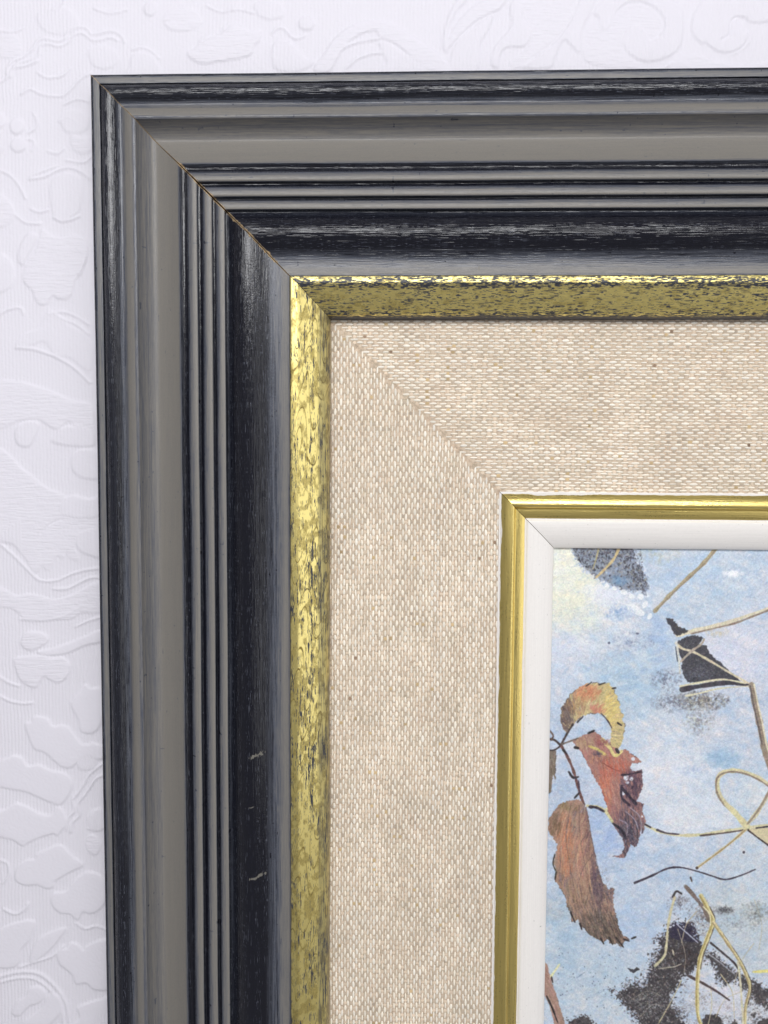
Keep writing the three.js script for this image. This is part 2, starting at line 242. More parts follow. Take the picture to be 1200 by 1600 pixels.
// paint: how black the wash lies over the taupe, by distance from the outer edge
const blackness = lut([[0, 0.95], [0.7, 0.9], [1.2, 0.3], [2.35, 0.26], [2.6, 0.95], [6.9, 0.97], [7.5, 0.7], [8.3, 0.5], [8.9, 0.42], [9.3, 0.1], [9.6, 0.05], [11.2, 0.08], [11.65, 0.42], [12.1, 0.5], [12.5, 0.3], [14.5, 0.25], [15.7, 0.1], [16.4, 0.02], [22.4, 0.03], [22.9, 0.45], [23.3, 0.9], [23.8, 1], [24.9, 0.98], [25.35, 0.74], [26.0, 0.42], [26.6, 0.2], [27.2, 0.06], [27.7, 0.02], [27.85, 0.8], [28.1, 1], [28.8, 0.98], [29.3, 0.74], [29.8, 0.48], [30.4, 0.24], [31.0, 0.07], [31.6, 0.02], [31.75, 0.8], [32.0, 1], [32.4, 0.95], [32.8, 0.72], [33.3, 0.44], [33.9, 0.22], [34.5, 0.06], [34.95, 0.02], [35.1, 0.85], [35.6, 0.9], [36.5, 0.95], [37.2, 1], [44.6, 1], [46.0, 0.86], [47.4, 0.62], [48.6, 0.4], [49.6, 0.14], [50.5, 0.12], [51.0, 0.4], [51.3, 0.5]]);
const TAUPE = [0.215, 0.200, 0.178], SLATE = [0.084, 0.092, 0.116], INK = [0.0042, 0.0045, 0.0095], RAW = [0.42, 0.29, 0.155];
function paintMaps(rows, Ltex, W, H, seed, left) {
  const col = new Uint8Array(W * H * 4), rb = new Uint8Array(W * H * 4), r = rng(seed), sAt = new Float32Array(H);
  for (let j = 0, k = 0; j < H; j++) { const v = (j + 0.5) / H * rows.len; while (k + 2 < rows.length && rows[k + 1].v < v) k++; const A = rows[k], B = rows[k + 1]; sAt[j] = lerp(A.s, B.s, clamp((v - A.v) / Math.max(1e-6, B.v - A.v))); }
  const nicks = left ? [[172.4, 43.0, 2.2, 0.5], [204.6, 42.9, 2.2, 0.45], [186, 41.5, 0.8, 0.2]] : [[98, 49.6, 0.9, 0.16]];
  for (let j = 0; j < H; j++) {
    const s = sAt[j], D = blackness(s), vv = (j + 0.5) / H * rows.len;
    for (let i = 0; i < W; i++) {
      const a = (i + 0.5) / W * Ltex, n1 = noise(a / 7 + seed, vv / 0.11), n2 = noise(a / 1.6 + seed * 3, vv / 0.075), n3 = noise(a / 30 + seed, vv / 0.5), n4 = noise(a / 0.22, vv / 0.2 + seed), n5 = noise(a / 3.2 + 70 + seed, vv / 0.13);
      const free = 4 * D * (1 - D);
      let d = clamp(D + ((n1 - 0.5) * 0.42 + (n2 - 0.5) * 0.36 + (n3 - 0.5) * 0.3) * free + (n4 - 0.5) * 0.10 * (1 - D) + (n1 - 0.5) * 0.07 * (1 - D));
      if (D > 0.86) { const n6 = noise(a / 0.9 + 40 + seed, vv / 0.1 + 9), rub = Math.max(sstep(0.74, 0.93, n5 * 0.62 + n2 * 0.38) * (0.25 + 0.6 * n3), sstep(0.80, 0.95, n6) * 0.6 * sstep(0.3, 0.65, n3)); d = clamp(d - rub * 0.5); }
      if (noise(a / 1.3 + 11 + seed, s / 0.9) > 0.965) d = clamp(d + 0.35);
      const A = d < 0.6 ? TAUPE : SLATE, B = d < 0.6 ? SLATE : INK, t = d < 0.6 ? d / 0.6 : (d - 0.6) / 0.4;
      let c0 = lerp(A[0], B[0], t), c1 = lerp(A[1], B[1], t), c2 = lerp(A[2], B[2], t), rough = lerp(0.48, 0.18, d) + (n2 - 0.5) * 0.16 + (n4 - 0.5) * 0.1;
      let bump = 0.5 + ((n1 - 0.5) * 0.5 + (n2 - 0.5) * 0.35) * (0.16 + 0.84 * d) + (n4 - 0.5) * 0.10;
      for (const [na, ns, nl, nw] of nicks) { const y = s - ns, x = (a - na) + 0.32 * y + 0.3 * (noise(s * 2.2, na) - 0.5), m = 1 - Math.hypot(y / nl, x / nw) - (noise(a / 0.5, s / 0.28) - 0.5) * 1.5; if (m > 0 && Math.abs(y) < nl) { const q = clamp(m * 2.2) * 0.75; c0 = lerp(c0, 0.2, q); c1 = lerp(c1, 0.185, q); c2 = lerp(c2, 0.155, q); bump -= 0.12 * q; rough = lerp(rough, 0.6, q); } }
      const chip = a - s - gapAt(s), deep = (s > 22 && s < 48 ? 0.30 : 0.1) * (0.25 + 1.9 * Math.pow(noise(s / 0.32 + seed, 8.5), 2.2)) + 0.05;
      if (a < 70 && chip < deep + (n2 - 0.5) * 0.18) { const q = clamp((deep - chip) * 6, 0.35, 1); c0 = lerp(c0, RAW[0], q); c1 = lerp(c1, RAW[1], q); c2 = lerp(c2, RAW[2], q); rough = 0.8; }
      const o = (j * W + i) * 4; col[o] = toS(c0); col[o + 1] = toS(c1); col[o + 2] = toS(c2); col[o + 3] = 255; rb[o] = 255 * clamp(bump); rb[o + 1] = 255 * clamp(rough); rb[o + 2] = 0; rb[o + 3] = 255;
    }
  }
  const t = tex(rb, W, H, false);
  return new THREE.MeshPhysicalMaterial({ name: 'rubbed_paint', map: tex(col, W, H, true), roughnessMap: t, bumpMap: t, roughness: 1, metalness: 0, bumpScale: 0.00012, specularIntensity: 1 });
}
const LEAF = [0.88, 0.74, 0.285], TARN = [0.23, 0.165, 0.045], BARE = [0.030, 0.032, 0.042];
function leafMaps(rows, Ltex, W, H, seed, left) {
  const col = new Uint8Array(W * H * 4), rm = new Uint8Array(W * H * 4), bp = new Uint8Array(W * H * 4);
  for (let j = 0; j < H; j++) {
    const v = (j + 0.5) / H * rows.len; let k = 0; while (k + 2 < rows.length && rows[k + 1].v < v) k++;
    const A = rows[k], B = rows[k + 1], s = lerp(A.s, B.s, clamp((v - A.v) / Math.max(1e-6, B.v - A.v)));
    for (let i = 0; i < W; i++) {
      const a = (i + 0.5) / W * Ltex, n1 = noise(a / (left ? 4 : 1.5) + seed, v / 0.1), n2 = noise(a / 0.4 + seed * 2, v / 0.09), n3 = fbm(a / 6 + seed, v / 3, 3), n4 = noise(a / 0.25, v / 0.25 + seed), n5 = fbm(a / (left ? 1.6 : 0.8) + seed + 90, v / (left ? 0.25 : 0.26), 3);
      // bare spots: where the leaf is rubbed through
      const line = Math.exp(-Math.pow((s - (left ? 56.6 + 1.2 * (n3 - 0.5) : 53.6)) / (left ? 0.5 : 0.8), 2)), low = sstep(58.6, 60.4, s), top = sstep(51.75, 51.3, s + 0.5 * (n1 - 0.5));
      let bare = sstep(left ? 0.60 : 0.56, left ? 0.69 : 0.64, n5 * 0.55 + n1 * 0.28 + n2 * 0.17 + line * (left ? 0.10 : 0.17) + (left ? 0 : 0.09 * Math.exp(-Math.pow((s - 52.3) / 0.6, 2))) + low * (left ? 0.05 : 0.10) + (n3 - 0.5) * (left ? 0.28 : 0.12));
      if (!left && s > 53.1) { const sc = noise(a / 4.5 + (s * 0.5) + seed, v / 0.13 + 31 + a * 0.02); bare = Math.max(bare, sstep(0.86, 0.92, sc) * 0.9); }
      if (!left) bare = Math.max(bare, sstep(60.15, 60.4, s + (n1 - 0.5) * 0.7 + (n2 - 0.5) * 0.3)); else bare = Math.max(bare, sstep(57.8, 58.6, s + 0.5 * (n3 - 0.5)) * (0.30 + 0.45 * sstep(0.4, 0.7, n1 * 0.6 + n3 * 0.5)));
      bare = Math.max(bare, top);
      // tarnish: brown clouds and, on the upright rail, wandering veins across it
      let tar = sstep(left ? 0.45 : 0.5, left ? 0.64 : 0.7, fbm(a / 1.7 + 20 + seed, v / 1.0, 4)) * (left ? 0.6 : 0.5);
      if (left) { const ph = a / 7.5 + 1.1 * Math.sin(s * 0.9 + a * 0.11) + 1.4 * noise(a / 9, s / 2), fr = Math.abs(ph - Math.round(ph)); tar = Math.max(tar, sstep(0.085, 0.02, fr * (0.7 + n3)) * 0.95 * sstep(0.3, 0.5, noise(a / 11 + 5, s / 4 + 3))); }
      let c = [0, 1, 2].map((q) => lerp(lerp(LEAF[q], TARN[q], tar * (0.6 + 0.5 * n4)), BARE[q] * (0.5 + 1.1 * n2), bare));
      const o = (j * W + i) * 4; col[o] = toS(c[0]); col[o + 1] = toS(c[1]); col[o + 2] = toS(c[2]); col[o + 3] = 255;
      rm[o] = 0; rm[o + 1] = 255 * clamp(lerp((left ? 0.36 : 0.42) + tar * 0.22 + (n4 - 0.5) * 0.14, 0.42, bare)); rm[o + 2] = 255 * (1 - bare); rm[o + 3] = 255;
      bp[o] = bp[o + 1] = bp[o + 2] = 255 * clamp(0.55 + (n1 - 0.5) * 0.4 + (n2 - 0.5) * 0.3 - bare * 0.35 + (n4 - 0.5) * 0.1); bp[o + 3] = 255;
    }
  }
  const t = tex(rm, W, H, false);
  return new THREE.MeshStandardMaterial({ name: 'worn_gold_leaf', map: tex(col, W, H, true), roughnessMap: t, metalnessMap: t, roughness: 1, metalness: 1, bumpMap: tex(bp, W, H, false), bumpScale: left ? 0.000028 : 0.00007 });
}

const frame = new THREE.Group(); frame.name = 'picture_frame'; frame.position.set(0, HANG, 0);
frame.userData = { label: 'grey and black picture frame with gold edges and linen inset on the white wall', category: 'picture frame' };
scene.add(frame);
const rawWood = new THREE.MeshStandardMaterial({ name: 'raw_wood', color: new THREE.Color().setRGB(0.36, 0.235, 0.115), roughness: 0.85 });
const outerRows = rowsOf(outerRuns), goldRows = rowsOf(goldRuns), lipRows = rowsOf(lipRuns), LT = 266;
const darkWood = new THREE.MeshStandardMaterial({ name: 'dark_stain', color: new THREE.Color().setRGB(0.02, 0.02, 0.025), roughness: 0.6 });
for (const [side, length, seed] of [['top', FW, 5], ['left', FH, 31]]) {
  const left = side === 'left';
  const rail = part('rail', sweep(outerRows, side, length, open, LT, 0.10, seed), paintMaps(outerRows, LT, 2048, 1024, seed, left), frame, left ? 'upright grey and black rail with dulled lower end' : 'level grey and black rail along the top');
  part('gilt_band', sweep(goldRows, side, length, open, LT, 0.10, seed), leafMaps(goldRows, LT, 2048, 224, seed + 7, left), rail, left ? 'gold band with brown veins' : 'gold band with dark chips');
  part('rebate', sweep(lipRows, side, length, open, LT, 0, seed), darkWood, rail);
  part('mitre_end', endFace([...outerRuns, ...goldRuns, ...lipRuns], side, open), rawWood, rail);
}

// ---------------------------------------------------------------- linen inset
const LIN0 = 60.2, LIN1 = 104.9, LINH = 4.6;
function linenBase(side, length) {
  const NA = 400, NS = 46, P = [], UV = [], I = [];
  for (let j = 0; j <= NS; j++) for (let i = 0; i <= NA; i++) {
    const s = lerp(LIN0, LIN1, j / NS), t = i / NA, e = t * t * (3 - 2 * t), a = lerp(s + 0.01, length - s - 0.01, lerp(t, e, 0.6)), m = a - s;
    const h = LINH - 0.07 * Math.exp(-Math.pow(m / 0.3, 2)) + 0.05 * (noise(a / 8, s / 8) - 0.5);
    if (side === 'top') P.push(a * MM, -s * MM, h * MM); else P.push(s * MM, -a * MM, h * MM);
    UV.push(a / 60, s / 60);
    
  }
  for (let j = 0; j < NS; j++) for (let i = 0; i < NA; i++) { const a = j * (NA + 1) + i, b = a + 1, c = a + NA + 1, d = c + 1; if (side === 'top') I.push(a, c, b, b, c, d); else I.push(a, b, c, b, d, c); }
  const g = new THREE.BufferGeometry(); g.setAttribute('position', new THREE.Float32BufferAttribute(P, 3)); g.setAttribute('uv', new THREE.Float32BufferAttribute(UV, 2)); g.setIndex(I); g.computeVertexNormals();
  return g;
}
const clothMap = (() => { const W = 1024, d = new Uint8Array(W * W * 4); for (let j = 0; j < W; j++) for (let i = 0; i < W; i++) { const a = i / W * 60, s = j / W * 60, n = 0.5 * noise(a / 0.2, s / 0.5) + 0.5 * noise(a / 0.6 + 9, s / 0.15), q = fbm(a / 3, s / 3, 3), o = (j * W + i) * 4, k = 0.6 + 0.75 * n; d[o] = toS(0.56 * k + 0.06 * (q - 0.5)); d[o + 1] = toS(0.445 * k); d[o + 2] = toS(0.33 * k); d[o + 3] = 255; } return tex(d, W, W, true); })();
const clothMat = new THREE.MeshStandardMaterial({ name: 'linen_ground', map: clothMap, roughness: 0.95 });
const yarnMat = new THREE.MeshPhysicalMaterial({ name: 'linen_yarn', color: 0xffffff, roughness: 0.9, sheen: 0.15, sheenRoughness: 0.6, sheenColor: new THREE.Color(0.5, 0.47, 0.42) });
const yarnGeo = (() => { const g = new THREE.SphereGeometry(1, 8, 4, 0, Math.PI * 2, 0, Math.PI / 2); g.rotateX(Math.PI / 2); return g; })();
function weave(side, length, seed, parent) {
  const PITCH = 0.775, PICK = 1.345, r = rng(seed), put = [], n = Math.floor((LIN1 - LIN0) / PITCH), m = new THREE.Matrix4(), q = new THREE.Quaternion(), Z = new THREE.Vector3(0, 0, 1), col = new THREE.Color();
  const drift = seed * 1.7;
  for (let i = 0; i <= n; i++) {
    const s0 = LIN0 + 0.25 + i * PITCH, yarn = r();
    for (let j = 0; j * PICK < length - LIN0; j++) {
      const a = LIN0 + (j + 0.30 * (noise(i * 0.9 + drift, j * 0.7) - 0.5) + 0.30 * (noise(j * 0.13 + drift, i * 0.05) - 0.5)) * PICK, s = s0 + 0.22 * (noise(j * 0.3 + drift, i * 1.7) - 0.5) + 0.5 * (noise(a / 30 + drift, i * 0.02) - 0.5);
      const edge = Math.min(a - s, length - s - a);
      if (edge < 0.45 || s > LIN1 - 0.1 || s < LIN0) continue;
      const slub = noise(i * 5.3 + drift, a / 5), slubW = noise(j * 3.7 + drift, s / 6), flat = sstep(1.9, 0.5, edge) * 0.75, warp = (i + j) % 2 === 0, rnd = r();
      const cloud = fbm(a / 14 + drift, s / 9, 3) - 0.5;
      if (warp) {
        const wd = PITCH * (0.335 + 0.26 * (slub - 0.35)) * (0.85 + 0.3 * r()), ln = PICK * (0.74 + 0.24 * (rnd - 0.5)), k = 0.92 + 0.16 * (r() - 0.5) + 0.16 * cloud - 0.08 * flat;
        col.setRGB(0.97 * k, 0.925 * k * (1 - 0.03 * yarn), 0.835 * k * (1 - 0.08 * yarn));
        put.push([a, s, ln, wd, (0.25 + 0.10 * slub) * (1 - 0.75 * flat), (r() - 0.5) * 0.14, col.clone()]);
      } else {
        const odd = noise(j * 2.3 + drift + 7, s / 4), ochre = odd > 0.84 && r() > 0.7, dark = r() > 0.9985, k = (0.86 + 0.34 * (rnd - 0.5) + 0.5 * cloud) * (1 + 0.1 * flat);
        if (dark) col.setRGB(0.34 * k, 0.235 * k, 0.16 * k); else if (ochre) col.setRGB(0.66 * k, 0.49 * k, 0.28 * k); else col.setRGB(0.74 * k, 0.61 * k, 0.475 * k);
        put.push([a, s, PICK * (0.37 + 0.24 * (slubW - 0.4)), PITCH * 0.64, 0.14 * (1 - 0.4 * flat), (r() - 0.5) * 0.2, col.clone()]);
      }
    }
  }
  const im = new THREE.InstancedMesh(yarnGeo, yarnMat, put.length); im.name = numbered('woven_threads'); im.castShadow = im.receiveShadow = true; im.userData.kind = 'stuff';
  put.forEach(([a, s, ln, wd, up, turn, c], k) => {
    const top = side === 'top'; q.setFromAxisAngle(Z, turn);
    m.compose(new THREE.Vector3((top ? a : s) * MM, -(top ? s : a) * MM, (LINH - 0.06) * MM), q, new THREE.Vector3((top ? ln : wd) * MM, (top ? wd : ln) * MM, up * MM)); im.setMatrixAt(k, m); im.setColorAt(k, c);
  });
  parent.add(im);
}
for (const [side, length, seed] of [['top', FW, 3], ['left', FH, 12]]) {
  const panel = part('linen_panel', linenBase(side, length), clothMat, frame, side === 'top' ? 'linen panel with level threads along the top' : 'linen panel with upright threads down the left');
  weave(side, length, seed, panel);
}

// ---------------------------------------------------------------- slim inner slip: gilt bead and white bevel
const slipRuns = [[[104.62, 0], [104.62, 5.15]], [[104.62, 5.15], [104.7, 5.2], [104.95, 5.2]], [[111.5, 4.45], [111.62, 4.3], [111.8, 4.4]], [[111.8, 4.4], [112.2, 4.75], [113.2, 4.8], [114.6, 4.6], [116.2, 4.1], [117.8, 3.3], [118.9, 2.5], [119.4, 1.9], [119.5, 1.6]], [[119.5, 1.6], [119.5, 0.4]]].map((r) => smoothRun(r));
const giltRuns = [[[104.95, 5.2], [105.2, 5.35], [105.8, 5.75], [106.5, 6.15], [107.2, 6.4], [107.9, 6.5], [108.4, 6.3], [108.75, 5.7], [108.95, 5.1]], [[108.95, 5.1], [109.1, 5.05], [109.6, 5.02], [110.3, 4.9], [111.0, 4.7], [111.5, 4.45]]].map((r) => smoothRun(r));
const slipRows = rowsOf(slipRuns), giltRows = rowsOf(giltRuns);
const slipOpen = () => 0.085;
function whiteMaps(seed) {
  const W = 2048, H = 160, col = new Uint8Array(W * H * 4), rb = new Uint8Array(W * H * 4);
  for (let j = 0; j < H; j++) for (let i = 0; i < W; i++) {
    const a = i / W * LT, v = j / H * slipRows.len, n1 = noise(a / 9 + seed, v / 0.14), n2 = noise(a / 0.4, v / 0.3 + seed), sp = noise(a / 0.5 + 33 + seed, v / 0.4) > 0.985 ? 0.45 : 0, o = (j * W + i) * 4, k = 1 - 0.05 * n1 - 0.03 * n2 - sp;
    col[o] = toS(0.89 * k); col[o + 1] = toS(0.855 * k); col[o + 2] = toS(0.815 * k); col[o + 3] = 255; rb[o] = 255 * clamp(0.5 + (n1 - 0.5) * 0.7 + (n2 - 0.5) * 0.2); rb[o + 1] = 255 * (0.42 + 0.12 * n1); rb[o + 2] = 0; rb[o + 3] = 255;
  }
  const t = tex(rb, W, H, false); return new THREE.MeshStandardMaterial({ name: 'white_paint', map: tex(col, W, H, true), roughnessMap: t, bumpMap: t, roughness: 1, bumpScale: 0.00002 });
}
function foilMaps(seed) {
  const W = 2048, H = 128, col = new Uint8Array(W * H * 4), rm = new Uint8Array(W * H * 4), bp = new Uint8Array(W * H * 4);
  for (let j = 0; j < H; j++) for (let i = 0; i < W; i++) {
    const a = i / W * LT, v = j / H * giltRows.len, n1 = noise(a / 8 + seed, v / 0.2), n2 = noise(a / 0.6 + seed, v / 0.14), n3 = noise(a / 0.22, v / 0.18 + seed), o = (j * W + i) * 4;
    const rag = 0.16 + 0.5 * Math.pow(noise(a / 5 + seed * 2, 4.4), 3) + 0.16 * noise(a / 0.8 + seed, 1.1), bare = sstep(rag, rag - 0.06, v) + sstep(giltRows.len - 0.05 - 0.35 * Math.pow(noise(a / 6 + seed, 9.1), 3), giltRows.len, v), b = clamp(bare);
    const k = 0.94 + 0.1 * (n1 - 0.5);
    col[o] = toS(lerp(0.86 * k, 0.76, b)); col[o + 1] = toS(lerp(0.68 * k, 0.72, b)); col[o + 2] = toS(lerp(0.235 * k, 0.67, b)); col[o + 3] = 255;
    rm[o + 1] = 255 * clamp(lerp(0.23 + 0.12 * n1 + 0.08 * n3, 0.6, b)); rm[o + 2] = 255 * (1 - b); rm[o + 3] = 255; bp[o] = bp[o + 1] = bp[o + 2] = 255 * clamp(0.5 + (n1 - 0.5) * 0.5 + (n2 - 0.5) * 0.5 + (n3 - 0.5) * 0.25); bp[o + 3] = 255;
  }
  const t = tex(rm, W, H, false); return new THREE.MeshStandardMaterial({ name: 'bright_gold_foil', map: tex(col, W, H, true), roughnessMap: t, metalnessMap: t, roughness: 1, metalness: 1, bumpMap: tex(bp, W, H, false), bumpScale: 0.000035 });
}
for (const [side, length, seed] of [['top', FW, 2], ['left', FH, 19]]) {
  const slip = part('slip', sweep(slipRows, side, length, slipOpen, LT, 0.03, seed), whiteMaps(seed), frame, side === 'top' ? 'white bevelled slip along the top of the print' : 'white bevelled slip down the left of the print');
  part('gilt_edge', sweep(giltRows, side, length, slipOpen, LT, 0.03, seed), foilMaps(seed), slip);
  part('mitre_end', endFace([slipRuns[0], slipRuns[1], ...giltRuns, ...slipRuns.slice(2)], side, slipOpen), rawWood, slip);
}

// ---------------------------------------------------------------- the printed painting
function paintPrint() {
  const K = 10, X0 = 118.5, Y0 = -118.5, W = Math.round((FW - 237) * K), H = Math.round((FH - 237) * K), [cv, c] = canvas(W, H, '#b8cadf'), r = rng(99);
  const M = [0.17016, 0.00508, -32.44108, 0.00363, -0.1765, 28.3673];
  // ground of snow: blue, lavender, pale and a cream glow, mixed by noise
  const img = c.getImageData(0, 0, W, H), d = img.data;
  const spots = [[893, 922, 62, 236, 238, 214, 1.3], [870, 880, 40, 228, 232, 220, 0.9], [950, 940, 50, 222, 228, 240, 0.9], [880, 1000, 60, 206, 214, 232, 0.7], [1100, 900, 90, 184, 204, 226, 0.7], [1150, 1010, 60, 204, 210, 230, 0.9], [990, 1060, 70, 172, 200, 224, 0.8], [1040, 1200, 90, 206, 216, 232, 1.0], [1140, 1130, 60, 196, 206, 226, 0.7], [960, 1280, 70, 168, 190, 224, 0.9], [880, 1180, 50, 176, 194, 222, 0.8], [1060, 1260, 70, 212, 220, 234, 0.9], [1170, 1240, 50, 204, 216, 228, 0.6], [1000, 1400, 90, 176, 198, 226, 0.9], [890, 1500, 80, 172, 196, 220, 1.0], [950, 1560, 70, 182, 202, 222, 0.8], [1160, 1450, 70, 186, 200, 212, 1.0], [1130, 1540, 50, 208, 212, 226, 1.0], [1180, 1590, 50, 210, 214, 224, 0.8], [980, 990, 50, 188, 204, 228, 0.7], [1190, 1330, 60, 196, 210, 226, 0.7], [858, 1420, 30, 170, 184, 200, 0.6]];
  const det = M[0] * M[4] - M[1] * M[3];
  for (let j = 0; j < H; j++) for (let i = 0; i < W; i++) {
    const mx = X0 + i / K - M[2], my = Y0 - j / K - M[5], x = (M[4] * mx - M[1] * my) / det, y = (M[0] * my - M[3] * mx) / det;
    const wx = x + 46 * (fbm(x / 42, y / 42 + 9, 3) - 0.5), wy = y + 46 * (fbm(x / 42 + 40, y / 42, 3) - 0.5);
    let R = 176 * 0.25, G = 196 * 0.25, B = 224 * 0.25, s = 0.25;
    for (const [sx, sy, rad, cr, cg, cb, w] of spots) { const q = ((wx - sx) ** 2 + (wy - sy) ** 2) / (rad * rad); if (q < 5) { const e = w * Math.exp(-q * 1.6); R += cr * e; G += cg * e; B += cb * e; s += e; } }
    R = 255 - (255 - R / s) * 0.80; G = 255 - (255 - G / s) * 0.84; B = 255 - (255 - B / s) * 1.02;
    const f1 = 0.6 * (fbm(x / 26 + 0.3 * fbm(x / 9, y / 9), y / 15 + 3, 4) - 0.5) + 0.5 * (fbm((x + y * 0.5) / 22, (y - x * 0.5) / 5 + 70, 3) - 0.5), f2 = noise(x / 2.6, y / 3.4) - 0.5, f3 = noise(x / 1.1, y / 1.1) - 0.5, f4 = fbm(x / 9 + 50, y / 9, 3) - 0.5, o = (j * W + i) * 4;
    d[o] = clamp(R + 62 * f1 + 9 * f2 + 8 * f3 + 20 * f4, 0, 255); d[o + 1] = clamp(G + 40 * f1 + 8 * f2 + 8 * f3, 0, 255); d[o + 2] = clamp(B + 20 * f1 + 7 * f2 + 8 * f3 - 14 * f4, 0, 255);
  }
  c.putImageData(img, 0, 0); frameOf(c, M, X0, Y0, K); c.lineCap = c.lineJoin = 'round';
  const rgb = (q, a = 1) => `rgba(${q.map((v) => Math.round(v)).join(',')},${a})`, pick = (l) => l[Math.floor(r() * l.length)], jit = (q, k) => { const l = (r() - 0.5) * k; return q.map((v) => clamp(v + l + (r() - 0.5) * k * 0.25, 0, 255)); };
  const poly = (p) => { c.beginPath(); p.forEach((q, i) => i ? c.lineTo(...q) : c.moveTo(...q)); c.closePath(); };
  const rough = (p, k) => { const o = []; p.forEach((q, i) => { const n = p[(i + 1) % p.length], l = Math.hypot(n[0] - q[0], n[1] - q[1]), m = Math.max(1, Math.round(l / 2.2)); for (let t = 0; t < m; t++) o.push([lerp(q[0], n[0], t / m) + (r() - 0.5) * k, lerp(q[1], n[1], t / m) + (r() - 0.5) * k]); }); return o; };
  const box = (p) => [Math.min(...p.map((q) => q[0])), Math.min(...p.map((q) => q[1])), Math.max(...p.map((q) => q[0])), Math.max(...p.map((q) => q[1]))];
  function dab(x, y, w, h, turn, style) { c.fillStyle = style; c.beginPath(); c.ellipse(x, y, w, h, turn, 0, 7); c.fill(); }
  const LIGHTS = [[150, 146, 146], [186, 186, 190], [124, 134, 132], [172, 154, 144]];
  function patch(s, n, cols, size, a = 0.8, fill, edge = 4) {             // a rough patch filled with small dabs
    const p = rough(pairs(s), edge), [x0, y0, x1, y1] = box(p); c.save(); poly(p); if (fill) { c.fillStyle = rgb(fill, 0.9); c.fill(); } c.clip();
    for (let k = 0; k < n; k++) dab(lerp(x0, x1, r()), lerp(y0, y1, r()), size * (0.3 + r()), size * (0.25 + 0.5 * r()), r() * 3, rgb(jit(pick(cols), 24), a * (0.4 + 0.6 * r()))); c.restore();
  }
  function broken(s, n, cols, size, out = 5) { const p = pairs(s); for (let k = 0; k < n; k++) { const i = Math.floor(r() * p.length), q = p[i], w = p[(i + 1) % p.length], t2 = r(); dab(lerp(q[0], w[0], t2) + (r() - 0.5) * 2 * out, lerp(q[1], w[1], t2) + (r() - 0.5) * 2 * out, size * (0.3 + r()), size * (0.25 + 0.5 * r()), r() * 3, rgb(jit(pick(cols), 26), 0.5 + 0.4 * r())); } }
  function smudge(x, y, rx, ry, n, cols, size, a = 0.6) { for (let k = 0; k < n; k++) { const t = r() * 6.283, q = Math.pow(r(), 0.7); dab(x + Math.cos(t) * rx * q, y + Math.sin(t) * ry * q, size * (0.25 + 0.9 * r()), size * (0.2 + 0.5 * r()), r() * 3, rgb(jit(pick(cols), 26), a * (1 - q * 0.6) * (0.4 + 0.6 * r()))); } }
  function line(s, w0, w1, col, a = 1, wob = 0.5) {                       // a brushed line whose width runs from w0 to w1
    const p = pairs(s), cr = new THREE.CatmullRomCurve3(p.map(([x, y]) => new THREE.Vector3(x, y, 0))), n = Math.max(8, Math.round(cr.getLength() / 1.5)); let q = cr.getPoint(0);
    for (let i = 1; i <= n; i++) { const e = cr.getPoint(i / n); c.strokeStyle = rgb(jit(col, 30), a * (0.6 + 0.4 * r())); c.lineWidth = lerp(w0, w1, i / n) * (0.7 + 0.45 * noise(i * 0.16, p[0][0])) * (0.85 + 0.3 * r()); c.beginPath(); c.moveTo(q.x, q.y); e.x += (r() - 0.5) * wob * 0.5; e.y += (r() - 0.5) * wob * 0.5; c.lineTo(e.x, e.y); c.stroke(); q = e; }
  }
  const stem = (s, w, core, rim, off = 0.28) => { line(s, w, w * 0.9, rim, 0.95); const sh = pairs(s).map(([x, y]) => `${x - w * off},${y + w * off}`).join(' '); line(sh, w * 0.5, w * 0.4, core, 0.75); };
  function streaks(x, y, rx, ry, n, cols, len, a, dir) { for (let k = 0; k < n; k++) { const t = r() * 6.283, q = Math.sqrt(r()), sx = x + Math.cos(t) * rx * q, sy = y + Math.sin(t) * ry * q, g = dir(sx, sy) + (r() - 0.5) * 0.5, l = len * (0.3 + r()); c.strokeStyle = rgb(jit(pick(cols), 34), a * (1 - 0.7 * q * q) * (0.4 + 0.6 * r())); c.lineWidth = 0.7 + 1.6 * r(); c.beginPath(); c.moveTo(sx, sy); c.lineTo(sx + Math.cos(g) * l, sy + Math.sin(g) * l); c.stroke(); } }
  function leaf(s, tone0, dir, n, len, edge = 2.5, outline = [52, 44, 48], marks = []) {
    const tone = (x, y) => tone0(x, y).map((v, q) => lerp(v, [160, 150, 150][q], 0.32)); // a withered leaf: streaks along dir inside a serrated outline
    const p = rough(pairs(s), edge), [x0, y0, x1, y1] = box(p); c.save(); poly(p); c.fillStyle = rgb(tone((x0 + x1) / 2, (y0 + y1) / 2)); c.fill(); c.clip();
    for (let k = 0; k < n; k++) { const x = lerp(x0, x1, r()), y = lerp(y0, y1, r()), g = dir(x, y) + (r() - 0.5) * 0.5, l = len * (0.3 + r()); const mo = 34 * (fbm(x / 9 + p[0][0], y / 9, 3) - 0.5); c.strokeStyle = rgb(jit(tone(x, y).map((v) => v + mo), 52), 0.45 + 0.4 * r()); c.lineWidth = 0.7 + 1.4 * r(); c.beginPath(); c.moveTo(x, y); c.lineTo(x + Math.cos(g) * l, y + Math.sin(g) * l); c.stroke(); }
    for (const [mx, my, rx, ry, mn, cols, size, al] of marks) streaks(mx, my, rx, ry, mn, cols, size, al ?? 0.5, dir);
    c.restore(); for (let k = 0; k < p.length; k++) if (noise(k * 0.31, p[0][0]) > 0.66) { const a = p[k], b = p[(k + 1) % p.length]; c.strokeStyle = rgb(jit(outline, 20), 0.45); c.lineWidth = 0.6 + 1.0 * r(); c.beginPath(); c.moveTo(...a); c.lineTo(...b); c.stroke(); }
  }
